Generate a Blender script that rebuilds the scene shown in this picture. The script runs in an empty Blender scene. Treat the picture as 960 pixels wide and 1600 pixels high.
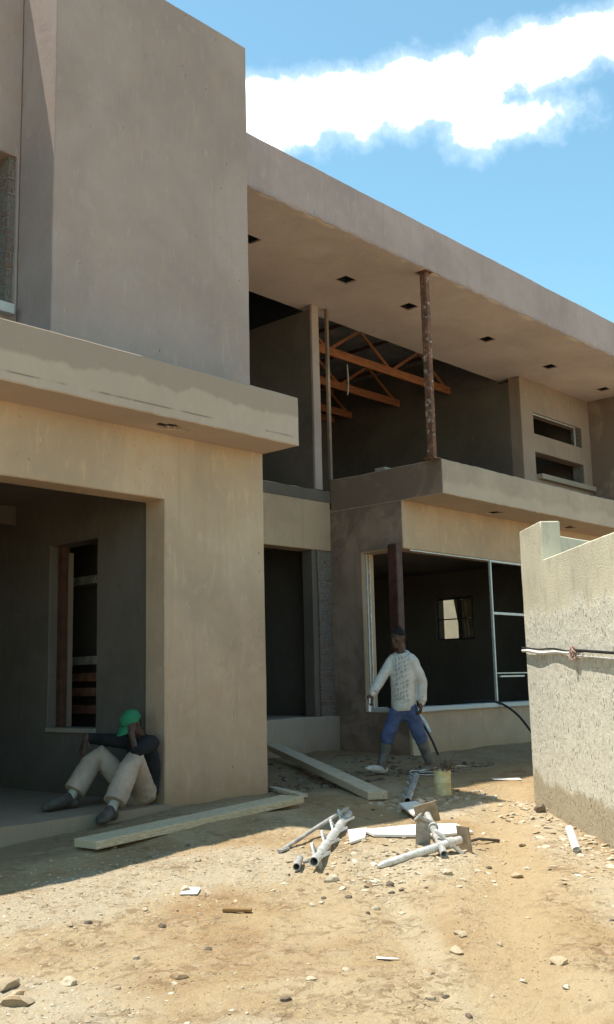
import bpy, bmesh, math, random
import numpy as np
from mathutils import Vector, Matrix, noise, Quaternion

scene = bpy.context.scene
COL = scene.collection
R = math.radians
rnd = random.Random(7)

# ------------------------------------------------------------------ tagging
def tag(o, label=None, cat=None, group=None, kind=None):
    if label: o["label"] = label
    if cat: o["category"] = cat
    if group: o["group"] = group
    if kind: o["kind"] = kind
    return o

def empty(name, loc=(0, 0, 0)):
    o = bpy.data.objects.new(name, None)
    o.location = loc
    o.empty_display_size = 0.1
    COL.objects.link(o)
    return o

def link(name, me, mat, parent=None):
    o = bpy.data.objects.new(name, me)
    if mat:
        for m in (mat if isinstance(mat, (list, tuple)) else [mat]):
            me.materials.append(m)
    COL.objects.link(o)
    if parent:
        o.parent = parent
        # geometry is authored in world coordinates: undo the parents' offsets
        off = Vector((0, 0, 0)); p = parent
        while p is not None:
            off += p.location; p = p.parent
        if off.length > 1e-9:
            me.transform(Matrix.Translation(-off))
    return o

def from_bm(name, bm, mat, parent=None, smooth=True, angle=40):
    me = bpy.data.meshes.new(name)
    bm.to_mesh(me); bm.free()
    if smooth:
        me.polygons.foreach_set("use_smooth", [True] * len(me.polygons))
        me.set_sharp_from_angle(angle=R(angle))
    return link(name, me, mat, parent)

def fbm(p, s, o=3):
    return noise.fractal(Vector(p) * s, 1.0, 2.0, o, noise_basis='PERLIN_ORIGINAL')

# ------------------------------------------------------------------ ground height
SL, Y0 = 0.075, 6.5
def sstep(a, b, x):
    t = min(1.0, max(0.0, (x - a) / (b - a)))
    return t * t * (3 - 2 * t)

def seg_d(x, y, pts):
    best = 9.0
    for (ax, ay), (bx, by) in zip(pts[:-1], pts[1:]):
        dx, dy = bx - ax, by - ay
        t = max(0, min(1, ((x - ax) * dx + (y - ay) * dy) / (dx * dx + dy * dy)))
        best = min(best, math.hypot(x - ax - t * dx, y - ay - t * dy))
    return best

WALL_A, WALL_D = Vector((8.92, 5.29, 0)), Vector((0.6811, 0.7322, 0))
WALL_END = WALL_A - WALL_D * 9
WALL_N = Vector((-0.7322, 0.6811, 0))
RUTS = [[(5.935, 4.818), (5.315, 4.169), (4.659, 3.492), (4.17, 2.987), (3.79, 2.59), (3.2, 1.9)],
        [(9.8, 6.1), (8.312, 5.237), (6.711, 4.194), (5.486, 3.447), (4.672, 2.915), (4.01, 2.395), (3.2, 1.75)]]
def gh(x, y):
    if y > Y0: z = 0.0
    else:
        d = Y0 - y
        z = -SL * d if d < 10 else -SL * 10 - 0.004 * (d - 10)
        z += SL * 0.22 * math.exp(-d / 0.22) - SL * 0.22 if d < 3 else -SL * 0.22
    near = 1.0 if (abs(x) < 25 and abs(y) < 25) else 0.3
    v = Vector((x, y, 0))
    z += near * (0.020 * noise.noise(v * 0.9) + 0.012 * noise.noise(v * 2.7 + Vector((3, 1, 0)))
                 + 0.009 * noise.noise(v * 6.1) + 0.009 * max(0.0, noise.noise(v * 11.0) - 0.05) + 0.006 * noise.noise(v * 19.0))
    # trodden ruts
    for r_ in RUTS:
        d = seg_d(x, y, r_)
        if d < 0.5: z -= 0.025 * math.exp(-(d / 0.17) ** 2) - 0.008 * math.exp(-((d - 0.33) / 0.1) ** 2)
    z -= 0.12 * sstep(6.6, 3.4, x) * sstep(2.5, 5.0, y)
    # dug-out strip in front of the left slab
    z -= 0.04 * sstep(6.5, 5.2, x) * sstep(6.75, 7.35, y) * sstep(8.6, 8.0, y)
    # soil heaped against the recess and window wall
    if 7.6 < x < 22 and y > 7.6:
        z += 0.05 * sstep(8.2, 9.1, y) + 0.05 * sstep(9.1, 10.4, y) * (0.6 + 0.7 * noise.noise(v * 1.7))
    # rubble strip along the boundary wall
    dw = (v - WALL_A).dot(WALL_N)
    if 0 < dw < 0.7 and (v - WALL_A).dot(WALL_D) < 0.3:
        z += 0.03 * (1 - dw / 0.7)
    if y > 7.75 and x < 7.65: z -= 0.35
    return z

# ------------------------------------------------------------------ materials
def new_mat(name):
    m = bpy.data.materials.new(name); m.use_nodes = True
    nt = m.node_tree
    b = nt.nodes["Principled BSDF"]
    b.inputs["Roughness"].default_value = 0.9
    b.inputs["Specular IOR Level"].default_value = 0.25
    return m, nt, b

class NT:
    """small helper for wiring nodes"""
    def __init__(s, nt): s.nt = nt
    def n(s, t, **kw):
        x = s.nt.nodes.new(t)
        for k, v in kw.items(): setattr(x, k, v)
        return x
    def l(s, a, b): s.nt.links.new(a, b)
    def setin(s, sock, v):
        if isinstance(v, bpy.types.NodeSocket): s.l(v, sock)
        else:
            if sock.type == 'RGBA' and len(v) == 3: v = (*v, 1)
            sock.default_value = v
    def math(s, op, a, b=0.0, c=None, clamp=False):
        x = s.n('ShaderNodeMath', operation=op, use_clamp=clamp)
        s.setin(x.inputs[0], a); s.setin(x.inputs[1], b)
        if c is not None: s.setin(x.inputs[2], c)
        return x.outputs[0]
    def mix(s, f, a, b, blend='MIX'):
        x = s.n('ShaderNodeMix', data_type='RGBA', blend_type=blend)
        s.setin(x.inputs[0], f); s.setin(x.inputs[6], a); s.setin(x.inputs[7], b)
        return x.outputs[2]
    def ramp(s, f, lo, hi, smooth=True):
        x = s.n('ShaderNodeMapRange', interpolation_type='SMOOTHSTEP' if smooth else 'LINEAR')
        s.setin(x.inputs[0], f); x.inputs[1].default_value = lo; x.inputs[2].default_value = hi
        return x.outputs[0]
    def coord(s, scale=(1, 1, 1), kind='Object'):
        tc = s.n('ShaderNodeTexCoord')
        mp = s.n('ShaderNodeMapping'); mp.inputs['Scale'].default_value = scale
        s.l(tc.outputs[kind], mp.inputs[0]); return mp.outputs[0]
    def pos(s, scale=(1, 1, 1)):
        g = s.n('ShaderNodeNewGeometry')
        mp = s.n('ShaderNodeMapping'); mp.inputs['Scale'].default_value = scale
        s.l(g.outputs['Position'], mp.inputs[0]); return mp.outputs[0]
    def noise(s, vec, scale, detail=4, rough=0.55, dist=0.0):
        x = s.n('ShaderNodeTexNoise'); s.l(vec, x.inputs['Vector'])
        x.inputs['Scale'].default_value = scale; x.inputs['Detail'].default_value = detail
        x.inputs['Roughness'].default_value = rough; x.inputs['Distortion'].default_value = dist
        return x.outputs['Fac']
    def voro(s, vec, scale, feature='F1', out='Distance', rand=1.0):
        x = s.n('ShaderNodeTexVoronoi', feature=feature); s.l(vec, x.inputs['Vector'])
        x.inputs['Scale'].default_value = scale; x.inputs['Randomness'].default_value = rand
        return x.outputs[out]
    def bump(s, h, strength, dist, normal=None):
        x = s.n('ShaderNodeBump'); s.l(h, x.inputs['Height'])
        x.inputs['Strength'].default_value = strength; x.inputs['Distance'].default_value = dist
        if normal: s.l(normal, x.inputs['Normal'])
        return x.outputs['Normal']

def scalec(c, k): return tuple(min(1, v * k) for v in c)

def sepz(k, scale=1.0):
    g = k.n('ShaderNodeNewGeometry'); s = k.n('ShaderNodeSeparateXYZ'); k.l(g.outputs['Position'], s.inputs[0])
    return s.outputs

def plaster(name, base, contrast=1.0, pits=1.0, blotch=0.0, stain=None, rough=1.0):
    """sand-cement render: blotches, float marks, pits, hairline streaks"""
    m, nt, b = new_mat(name); k = NT(nt)
    p = k.pos()
    n1 = k.noise(p, 0.8, 5, 0.6, 0.4)
    n2 = k.noise(p, 3.2, 5, 0.6, 0.8)
    n3 = k.noise(k.pos((9, 9, 2.2)), 2.0, 3, 0.5)           # vertical float marks
    n4 = k.noise(p, 60, 3, 0.7)
    c = k.mix(k.ramp(n1, 0.32, 0.68), scalec(base, 1 - 0.16 * contrast), scalec(base, 1 + 0.14 * contrast))
    warm = (base[0] * 1.06, base[1] * 0.99, base[2] * 0.90)
    c = k.mix(k.math('MULTIPLY', k.ramp(n2, 0.45, 0.75), 0.75), c, warm)
    pale = scalec(base, 1.32)
    c = k.mix(k.math('MULTIPLY', k.ramp(n3, 0.56, 0.74), 0.42 * contrast), c, pale)
    n5 = k.noise(p, 1.7, 6, 0.65, 1.2)
    c = k.mix(k.math('MULTIPLY', k.ramp(n5, 0.60, 0.68), 0.40 * contrast), c, scalec(base, 1.25))
    c = k.mix(k.math('MULTIPLY', k.ramp(k.noise(k.pos((5, 5, 0.35)), 1.6, 4, 0.6), 0.55, 0.72), 0.30 * contrast), c, scalec(base, 0.72))
    c = k.mix(k.math('MULTIPLY', n4, 0.35), c, scalec(base, 0.72))
    pit = k.ramp(k.voro(k.pos((1, 1, 0.6)), 9.0), 0.10, 0.03)
    sel = k.ramp(k.noise(p, 6.0, 2), 0.5, 0.62)
    tick = k.math('MULTIPLY', k.ramp(k.voro(k.pos((2.2, 2.2, 0.6)), 11.0), 0.16, 0.08), k.ramp(k.noise(p, 3.0, 3, .7), .42, .56))
    lite = k.math('MULTIPLY', k.ramp(k.voro(k.pos((2.4, 2.4, 0.5)), 8.0), 0.13, 0.05), k.ramp(k.noise(p, 2.2, 3, .7), .48, .62))
    c = k.mix(k.math('MULTIPLY', lite, 0.45), c, scalec(base, 1.5))
    c = k.mix(k.math('MULTIPLY', tick, 0.45 * contrast), c, scalec(base, 0.55))
    pit = k.math('MULTIPLY', pit, k.math('MULTIPLY', sel, 0.8 * pits))
    c = k.mix(pit, c, scalec(base, 0.30))
    if blotch > 0:
        dn = k.noise(p, 0.9, 5, 0.62, 0.6)
        c = k.mix(k.math('MULTIPLY', k.ramp(dn, 0.60, 0.44), blotch), c, scalec(base, 0.50))
    o_ = sepz(k)
    splash = k.ramp(k.math('ADD', o_[2], k.math('MULTIPLY', k.noise(p, 5.5, 6, .7), -0.55)), 0.05, -0.28)
    c = k.mix(k.math('MULTIPLY', splash, 0.55), c, (base[0] * 0.80, base[1] * 0.70, base[2] * 0.52))
    wv = k.n('ShaderNodeVectorMath', operation='ADD'); wn = k.n('ShaderNodeTexNoise'); k.l(p, wn.inputs['Vector']); wn.inputs['Scale'].default_value = 2.2; wn.inputs['Detail'].default_value = 5
    wsc = k.n('ShaderNodeVectorMath', operation='SCALE'); k.l(wn.outputs['Color'], wsc.inputs[0]); wsc.inputs['Scale'].default_value = 0.5
    k.l(p, wv.inputs[0]); k.l(wsc.outputs[0], wv.inputs[1])
    crk = k.ramp(k.voro(wv.outputs[0], 0.75, 'DISTANCE_TO_EDGE'), 0.006, 0.001)
    crk = k.math('MULTIPLY', crk, k.ramp(k.noise(p, 1.1, 3), 0.50, 0.60))
    c = k.mix(k.math('MULTIPLY', crk, 0.16), c, scalec(base, 0.45))
    if stain:
        c = stain(k, c, base)
    k.l(c, b.inputs['Base Color'])
    h = k.math('ADD', k.math('MULTIPLY', n4, 0.25), k.math('MULTIPLY', n2, 0.9))
    h = k.math('SUBTRACT', h, k.math('MULTIPLY', pit, 1.0))
    k.l(k.bump(h, 0.35 * rough, 0.02), b.inputs['Normal'])
    b.inputs['Roughness'].default_value = 0.95
    b.inputs['Specular IOR Level'].default_value = 0.15
    return m

def canopy_stain(k, c, base):
    o = sepz(k)
    wob = k.noise(k.pos((1, 1, 0.0)), 1.5, 5, 0.6)
    zz = k.math('ADD', o[2], k.math('MULTIPLY', wob, -0.42))
    dampband = k.ramp(zz, 3.615, 3.66)
    c = k.mix(k.math('MULTIPLY', dampband, 0.60), k.mix(0.45, c, scalec(base, 1.28)), scalec(base, 0.68))
    line = k.math('MULTIPLY', k.ramp(k.math('ABSOLUTE', k.math('SUBTRACT', o[2], 3.635)), 0.013, 0.002),
                  k.ramp(k.noise(k.pos((1, 1, 0)), 3.0, 4), 0.42, 0.58))
    return k.mix(k.math('MULTIPLY', line, 0.7), c, scalec(base, 0.35))

def balcony_stain(k, c, base):
    o = sepz(k)
    wob = k.noise(k.pos((1, 1, 0.4)), 1.7, 5, 0.62)
    zz = k.math('ADD', o[2], k.math('MULTIPLY', wob, -0.5))
    return k.mix(k.math('MULTIPLY', k.ramp(zz, 3.76, 3.64), 0.42), c, scalec(base, 1.38))

def fascia_stain(k, c, base):
    o = sepz(k)
    wob = k.noise(k.pos((1, 1, 1)), 5.0, 6, 0.7)
    zz = k.math('ADD', o[2], k.math('MULTIPLY', wob, -0.16))
    return k.mix(k.math('MULTIPLY', k.ramp(zz, 7.10, 7.05), 0.35), c, scalec(base, 0.55))

PL = (0.475, 0.338, 0.236)
M = {}
M['plaster'] = plaster('cement_plaster', PL)
M['plaster_tower'] = plaster('cement_plaster_tower', (0.375, 0.288, 0.258), 0.8)
M['plaster_canopy'] = plaster('cement_plaster_canopy', (0.40, 0.305, 0.245), 1.0, stain=canopy_stain)
M['plaster_roof'] = plaster('cement_plaster_fascia', (0.41, 0.318, 0.305), 0.9, pits=1.5, stain=fascia_stain)
M['plaster_balcony'] = plaster('cement_plaster_balcony', (0.405, 0.312, 0.245), 1.0, stain=balcony_stain)
M['plaster_blotchy'] = plaster('dark_blotchy_plaster', (0.345, 0.245, 0.19), 1.3, blotch=0.8)  # darker brown base with still darker blotches
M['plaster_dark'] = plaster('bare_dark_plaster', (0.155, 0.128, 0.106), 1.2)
M['plaster_upper'] = plaster('cement_plaster_upper', (0.315, 0.232, 0.185), 1.0)
M['soffit'] = plaster('bounce_bright_soffit', (0.60, 0.50, 0.475), 0.8)  # paler and greyer than the fascia: bounce light put into the colour
M['concrete'] = plaster('floor_concrete', (0.36, 0.295, 0.235), 1.0, pits=0.4)
M['sill_white'] = plaster('pale_sill', (0.58, 0.57, 0.55), 0.7, pits=0.5)

def boundary_mat():
    m, nt, b = new_mat('rough_cast_wall'); k = NT(nt)
    o = sepz(k); p = k.pos()
    base = (0.60, 0.545, 0.42)
    wob = k.noise(p, 2.6, 6, 0.65)
    n1 = k.noise(p, 1.3, 5, 0.6); n2 = k.noise(p, 14, 5, 0.65); n4 = k.noise(p, 70, 3, 0.7)
    smooth_c = k.mix(k.ramp(n1, 0.35, 0.65), scalec(base, 0.92), scalec(base, 1.1))
    smooth_c = k.mix(k.math('MULTIPLY', k.ramp(k.noise(k.pos((3, 3, 1)), 3, 5, .6), .52, .7), 0.5), smooth_c, (0.40, 0.36, 0.28))
    rough_c = k.mix(k.ramp(n2, 0.3, 0.7), (0.60, 0.56, 0.47), (0.71, 0.67, 0.575))
    pit_a = k.ramp(k.voro(k.pos((1.6, 1.6, 0.5)), 22.0), 0.30, 0.14)
    pit_b = k.ramp(k.voro(k.pos((1.6, 1.6, 0.5)), 46.0), 0.32, 0.14)
    sel = k.ramp(k.noise(p, 7.0, 4, 0.7), 0.46, 0.58)
    pits = k.math('MAXIMUM', k.math('MULTIPLY', pit_a, sel), k.math('MULTIPLY', pit_b, k.ramp(k.noise(p, 13.0, 3, .7), 0.45, 0.6)))
    streak = k.math('MULTIPLY', k.ramp(k.noise(k.pos((16, 16, 0.9)), 2.0, 3, 0.6), 0.70, 0.76), 0.8)
    zr = k.math('ADD', o[2], k.math('MULTIPLY', wob, 0.5))
    is_rough = k.ramp(zr, 2.02, 1.88)                     # smooth coat above, roughcast below
    few = k.math('MULTIPLY', k.ramp(k.voro(k.pos((1, 1, 0.45)), 9.0), 0.13, 0.05), k.ramp(k.noise(p, 4.0, 3), .5, .6))
    pits_all = k.math('MAXIMUM', k.math('MULTIPLY', k.math('MAXIMUM', pits, streak), is_rough), k.math('MULTIPLY', few, 0.9))
    c = k.mix(is_rough, smooth_c, rough_c)
    c = k.mix(k.math('MULTIPLY', pits_all, 0.8), c, (0.20, 0.165, 0.12))
    zg = k.math('ADD', o[2], k.math('MULTIPLY', k.math('SUBTRACT', 5.3, o[1]), 0.075))
    zg = k.math('ADD', zg, k.math('MULTIPLY', wob, -0.45))
    dirt = k.ramp(zg, 0.02, -0.05)
    c = k.mix(k.math('MULTIPLY', dirt, 0.8), c, (0.39, 0.32, 0.21))
    k.l(c, b.inputs['Base Color'])
    h = k.math('SUBTRACT', k.math('ADD', k.math('MULTIPLY', n4, 0.3), k.math('MULTIPLY', k.math('MULTIPLY', n2, is_rough), 0.5)), k.math('MULTIPLY', pits_all, 0.9))
    k.l(k.bump(h, 0.8, 0.025), b.inputs['Normal'])
    b.inputs['Roughness'].default_value = 0.95
    return m
M['boundary'] = boundary_mat()

def brick_mat():
    m, nt, b = new_mat('rough_brick'); k = NT(nt)
    p = k.pos()
    g = k.n('ShaderNodeNewGeometry'); s = k.n('ShaderNodeSeparateXYZ'); k.l(g.outputs['Position'], s.inputs[0])
    cx = k.n('ShaderNodeCombineXYZ'); k.l(k.math('ADD', s.outputs[0], s.outputs[1]), cx.inputs[0]); k.l(s.outputs[2], cx.inputs[1])
    dv = k.n('ShaderNodeVectorMath', operation='ADD'); k.l(cx.outputs[0], dv.inputs[0])
    nn = k.n('ShaderNodeTexNoise'); k.l(p, nn.inputs['Vector']); nn.inputs['Scale'].default_value = 9
    sc = k.n('ShaderNodeVectorMath', operation='SCALE'); k.l(nn.outputs['Color'], sc.inputs[0]); sc.inputs['Scale'].default_value = 0.05
    k.l(sc.outputs[0], dv.inputs[1])
    br = k.n('ShaderNodeTexBrick'); k.l(dv.outputs[0], br.inputs['Vector'])
    br.inputs['Scale'].default_value = 1.0; br.inputs['Brick Width'].default_value = 0.23; br.inputs['Row Height'].default_value = 0.086
    br.inputs['Mortar Size'].default_value = 0.012; br.inputs['Mortar Smooth'].default_value = 0.4
    br.inputs['Color1'].default_value = (0.20, 0.12, 0.09, 1); br.inputs['Color2'].default_value = (0.17, 0.10, 0.08, 1)
    br.inputs['Mortar'].default_value = (0.26, 0.23, 0.20, 1)
    c = k.mix(k.math('MULTIPLY', k.ramp(k.noise(p, 7, 5, .7), .36, .55), .9), br.outputs['Color'], (0.20, 0.175, 0.15))
    k.l(c, b.inputs['Base Color'])
    k.l(k.bump(k.math('ADD', k.math('MULTIPLY', br.outputs['Fac'], -1.0), k.math('MULTIPLY', k.noise(p, 20, 4), 1.2)), 1.0, 0.02), b.inputs['Normal'])
    return m
M['brick'] = brick_mat()

def simple(name, base, var=0.2, scale=8, rough=0.8, metal=0.0, bump=0.2, grain=None, spec=0.3):
    m, nt, b = new_mat(name); k = NT(nt)
    v = k.coord(grain or (1, 1, 1))
    n1 = k.noise(v, scale, 5, 0.65); n2 = k.noise(v, scale * 5, 3, 0.6)
    c = k.mix(k.ramp(n1, 0.3, 0.7), scalec(base, 1 - var), scalec(base, 1 + var))
    c = k.mix(k.math('MULTIPLY', k.ramp(n2, 0.5, 0.75), var * 1.2), c, scalec(base, 0.55))
    k.l(c, b.inputs['Base Color'])
    b.inputs['Roughness'].default_value = rough; b.inputs['Metallic'].default_value = metal
    b.inputs['Specular IOR Level'].default_value = spec
    if bump: k.l(k.bump(k.math('ADD', n1, k.math('MULTIPLY', n2, 0.5)), bump, 0.01), b.inputs['Normal'])
    return m

def rust_mat():
    m, nt, b = new_mat('rusty_steel_post'); k = NT(nt)
    p = k.pos()
    n1 = k.noise(p, 4, 6, 0.7); n2 = k.noise(p, 24, 5, 0.7); n3 = k.noise(p, 9, 5, 0.75)
    c = k.mix(k.ramp(n1, 0.35, 0.65), (0.085, 0.045, 0.032), (0.20, 0.085, 0.05))
    c = k.mix(k.ramp(n2, 0.5, 0.7), c, (0.26, 0.13, 0.075))
    c = k.mix(k.math('MULTIPLY', k.ramp(n3, 0.56, 0.62), 0.85), c, (0.42, 0.38, 0.33))     # dried plaster splashes
    k.l(c, b.inputs['Base Color']); b.inputs['Roughness'].default_value = 0.8
    k.l(k.bump(k.math('ADD', n2, n3), 0.5, 0.008), b.inputs['Normal'])
    return m
M['rust'] = rust_mat()
M['red_oxide'] = simple('red_oxide_steel', (0.075, 0.03, 0.023), 0.35, 6, 0.6, bump=0.2)
M['truss'] = simple('orange_roof_timber', (0.36, 0.14, 0.06), 0.25, 5, 0.7, grain=(1, 6, 6))
M['timber'] = simple('brown_frame_timber', (0.10, 0.045, 0.03), 0.25, 8, 0.7)
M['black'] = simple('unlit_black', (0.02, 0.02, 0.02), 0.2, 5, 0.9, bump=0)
M['roofdeck'] = simple('dark_roof_sheet', (0.22, 0.22, 0.235), 0.25, 3, 0.7)
M['alu'] = simple('dusty_aluminium', (0.52, 0.51, 0.50), 0.12, 8, 0.45, 0.25, bump=0.05)
M['galv'] = simple('galvanised_steel', (0.60, 0.59, 0.57), 0.25, 14, 0.5, 0.45, bump=0.15)
M['galv_dull'] = simple('cement_spattered_steel', (0.36, 0.35, 0.33), 0.35, 18, 0.7, 0.15, bump=0.3)
M['plank'] = simple('dusty_scaffold_board', (0.56, 0.46, 0.31), 0.30, 7, 0.9, grain=(2, 22, 22), bump=0.45)
M['plank_b'] = simple('grey_scaffold_board', (0.52, 0.43, 0.31), 0.28, 7, 0.9, grain=(12, 1, 12), bump=0.3)
M['white_board'] = simple('white_board', (0.74, 0.72, 0.68), 0.08, 5, 0.7, bump=0.1)
M['cardboard'] = simple('brown_plate', (0.33, 0.25, 0.17), 0.25, 10, 0.75, bump=0.2)
M['steel_plate'] = simple('grey_steel_plate', (0.35, 0.34, 0.32), 0.2, 14, 0.6, 0.3, bump=0.15)
M['dark_steel'] = simple('dark_steel', (0.09, 0.08, 0.07), 0.3, 14, 0.6, 0.4, bump=0.15)
M['pvc'] = simple('white_pipe', (0.80, 0.79, 0.77), 0.06, 8, 0.4, bump=0.03)
M['hose'] = simple('black_rubber', (0.025, 0.025, 0.025), 0.2, 8, 0.55, bump=0)
M['tin'] = simple('yellow_tin', (0.62, 0.54, 0.30), 0.15, 12, 0.6, bump=0.1)
M['twig'] = simple('dry_brown_twig', (0.17, 0.10, 0.06), 0.3, 20, 0.9)
M['copper_wire'] = simple('pinkish_wire', (0.40, 0.25, 0.21), 0.2, 20, 0.6, bump=0)
M['stick'] = simple('brown_offcut', (0.26, 0.15, 0.06), 0.25, 10, 0.85, grain=(2, 14, 14))
M['glass_dust'] = simple('curtain_cloth', (0.28, 0.20, 0.14), 0.2, 5, 0.9)
M['far_wall'] = plaster('yard_wall_plaster', (0.62, 0.56, 0.42), 0.6)
M['tread'] = simple('brick_red_tread', (0.36, 0.15, 0.10), 0.3, 9, 0.9)
M['pale_tread'] = simple('dusty_pale_tread', (0.42, 0.38, 0.33), 0.3, 9, 0.9)

def stone_mat(name, a, b_, c_):
    m, nt, b = new_mat(name); k = NT(nt)
    g = k.n('ShaderNodeNewGeometry')
    oi = k.n('ShaderNodeObjectInfo')
    rv = k.math('FRACT', k.math('ADD', g.outputs['Random Per Island'], oi.outputs['Random']))
    cr = k.n('ShaderNodeValToRGB'); k.l(rv, cr.inputs[0])
    cr.color_ramp.elements[0].color = (*a, 1); cr.color_ramp.elements[1].color = (*c_, 1)
    e = cr.color_ramp.elements.new(0.55); e.color = (*b_, 1)
    n = k.noise(k.coord(), 30, 4, 0.65)
    k.l(k.mix(k.math('MULTIPLY', k.ramp(n, .4, .7), .45), cr.outputs[0], scalec(a, 0.8)), b.inputs['Base Color'])
    k.l(k.bump(n, 0.5, 0.01), b.inputs['Normal'])
    b.inputs['Roughness'].default_value = 0.95
    return m
M['stone_pale'] = stone_mat('pale_rubble', (0.36, 0.275, 0.18), (0.45, 0.365, 0.255), (0.62, 0.555, 0.445))
M['stone_mixed'] = stone_mat('mixed_gravel', (0.26, 0.17, 0.098), (0.37, 0.27, 0.165), (0.50, 0.41, 0.29))
M['stone_dark'] = stone_mat('dark_stone', (0.10, 0.075, 0.055), (0.16, 0.12, 0.09), (0.24, 0.185, 0.135))

def ground_mat():
    m, nt, b = new_mat('sandy_site_ground'); k = NT(nt)
    p = k.pos()
    g = k.n('ShaderNodeNewGeometry'); s = k.n('ShaderNodeSeparateXYZ'); k.l(g.outputs['Position'], s.inputs[0])
    x, y = s.outputs[0], s.outputs[1]
    big = k.noise(p, 0.55, 5, 0.6, 0.5); mid = k.noise(p, 2.1, 6, 0.66, 0.6); fin = k.noise(p, 11, 6, 0.7); gr = k.noise(p, 85, 4, 0.75)
    sand = (0.50, 0.372, 0.215); orange = (0.415, 0.272, 0.145); pale = (0.56, 0.47, 0.335)
    c = k.mix(k.ramp(mid, 0.36, 0.64), orange, sand)
    c = k.mix(k.math('MULTIPLY', k.ramp(big, 0.40, 0.62), 0.8), c, (0.58, 0.465, 0.30))
    # crushed stone spill: strip below the slab (left), along the boundary wall and round the scaffold parts
    def blob(cx, cy, rx, ry, rot=0.0):
        ca, sa = math.cos(rot), math.sin(rot)
        dx = k.math('SUBTRACT', x, cx); dy = k.math('SUBTRACT', y, cy)
        u = k.math('MULTIPLY', k.math('ADD', k.math('MULTIPLY', dx, ca), k.math('MULTIPLY', dy, sa)), 1 / rx)
        v = k.math('MULTIPLY', k.math('SUBTRACT', k.math('MULTIPLY', dy, ca), k.math('MULTIPLY', dx, sa)), 1 / ry)
        d = k.math('SQRT', k.math('ADD', k.math('MULTIPLY', u, u), k.math('MULTIPLY', v, v)))
        d = k.math('ADD', d, k.math('MULTIPLY', k.math('SUBTRACT', mid, 0.5), 1.5))
        return k.ramp(d, 1.05, 0.55)
    f = blob(4.3, 5.65, 1.5, 0.55)
    for a in ((2.55, 4.2, 0.7, 0.9), (6.1, 4.7, 0.9, 0.6, 0.2), (7.9, 4.75, 1.7, 0.42, 0.82), (6.0, 2.7, 1.3, 0.5, 0.8),
              (5.3, 5.4, 0.7, 0.5), (8.2, 5.7, 0.9, 0.25, 0.1), (2.9, 3.1, 0.6, 0.5)):
        f = k.math('MAXIMUM', f, blob(*a))
    sp = k.math('MULTIPLY', f, k.math('ADD', 0.45, k.math('MULTIPLY', k.ramp(fin, 0.36, 0.60), 0.55)))
    c = k.mix(sp, c, k.mix(k.ramp(gr, 0.35, 0.65), (0.50, 0.425, 0.30), (0.66, 0.59, 0.455)))
    # trodden paths of fine pale dust
    def path(pts, w):
        best = None
        for (ax, ay), (bx, by) in zip(pts[:-1], pts[1:]):
            dx, dy = bx - ax, by - ay; L2 = dx * dx + dy * dy
            px = k.math('SUBTRACT', x, ax); py = k.math('SUBTRACT', y, ay)
            t = k.math('MULTIPLY', k.math('ADD', k.math('MULTIPLY', px, dx / L2), k.math('MULTIPLY', py, dy / L2)), 1.0, clamp=True)
            qx = k.math('SUBTRACT', px, k.math('MULTIPLY', t, dx)); qy = k.math('SUBTRACT', py, k.math('MULTIPLY', t, dy))
            d = k.math('SQRT', k.math('ADD', k.math('MULTIPLY', qx, qx), k.math('MULTIPLY', qy, qy)))
            best = d if best is None else k.math('MINIMUM', best, d)
        best = k.math('ADD', best, k.math('MULTIPLY', k.math('SUBTRACT', mid, 0.5), 0.35))
        return k.ramp(best, w, w * 0.3)
    c = k.mix(k.math('MULTIPLY', path(RUTS[0], 0.16), 0.8), c, (0.60, 0.50, 0.345))
    c = k.mix(k.math('MULTIPLY', path(RUTS[1], 0.34), 0.85), c, (0.54, 0.41, 0.245))
    # fine grit and dark crumbs
    grit = k.ramp(k.voro(p, 55), 0.32, 0.10)
    gsel = k.ramp(k.noise(p, 4.5, 4, .7), 0.45, 0.62)
    c = k.mix(k.math('MULTIPLY', k.math('MULTIPLY', grit, gsel), 0.55), c, (0.62, 0.55, 0.43))
    crumb = k.math('MULTIPLY', k.ramp(k.voro(p, 38), 0.20, 0.08), k.ramp(k.noise(p, 6.5, 4, .7), 0.50, 0.62))
    c = k.mix(k.math('MULTIPLY', crumb, 0.6), c, (0.20, 0.125, 0.065))
    c = k.mix(k.math('MULTIPLY', k.ramp(fin, 0.50, 0.72), 0.40), c, scalec(orange, 0.85))
    c = k.mix(k.math('MULTIPLY', gr, 0.28), c, scalec(orange, 0.75))
    # clods: broken crust, darker and paler crumbs at 2-8 cm
    dv = k.n('ShaderNodeVectorMath', operation='ADD'); wn = k.n('ShaderNodeTexNoise'); k.l(p, wn.inputs['Vector']); wn.inputs['Scale'].default_value = 9; wn.inputs['Detail'].default_value = 5
    ws = k.n('ShaderNodeVectorMath', operation='SCALE'); k.l(wn.outputs['Color'], ws.inputs[0]); ws.inputs['Scale'].default_value = 0.14
    k.l(p, dv.inputs[0]); k.l(ws.outputs[0], dv.inputs[1])
    cv = k.n('ShaderNodeTexVoronoi'); k.l(dv.outputs[0], cv.inputs['Vector']); cv.inputs['Scale'].default_value = 21
    cs = k.n('ShaderNodeSeparateColor'); k.l(cv.outputs['Color'], cs.inputs[0])
    crust = k.ramp(k.noise(p, 1.9, 5, .7), 0.42, 0.60)
    smoothp = k.math('SUBTRACT', 1.0, k.math('MULTIPLY', path(RUTS[1], 0.34), 0.8))
    crust = k.math('MULTIPLY', crust, smoothp)
    c = k.mix(k.math('MULTIPLY', k.math('MULTIPLY', k.ramp(cs.outputs[0], 0.62, 0.95), crust), 0.55), c, (0.50, 0.40, 0.27))
    c = k.mix(k.math('MULTIPLY', k.math('MULTIPLY', k.ramp(cs.outputs[1], 0.66, 0.95), crust), 0.60), c, (0.225, 0.140, 0.075))
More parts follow.
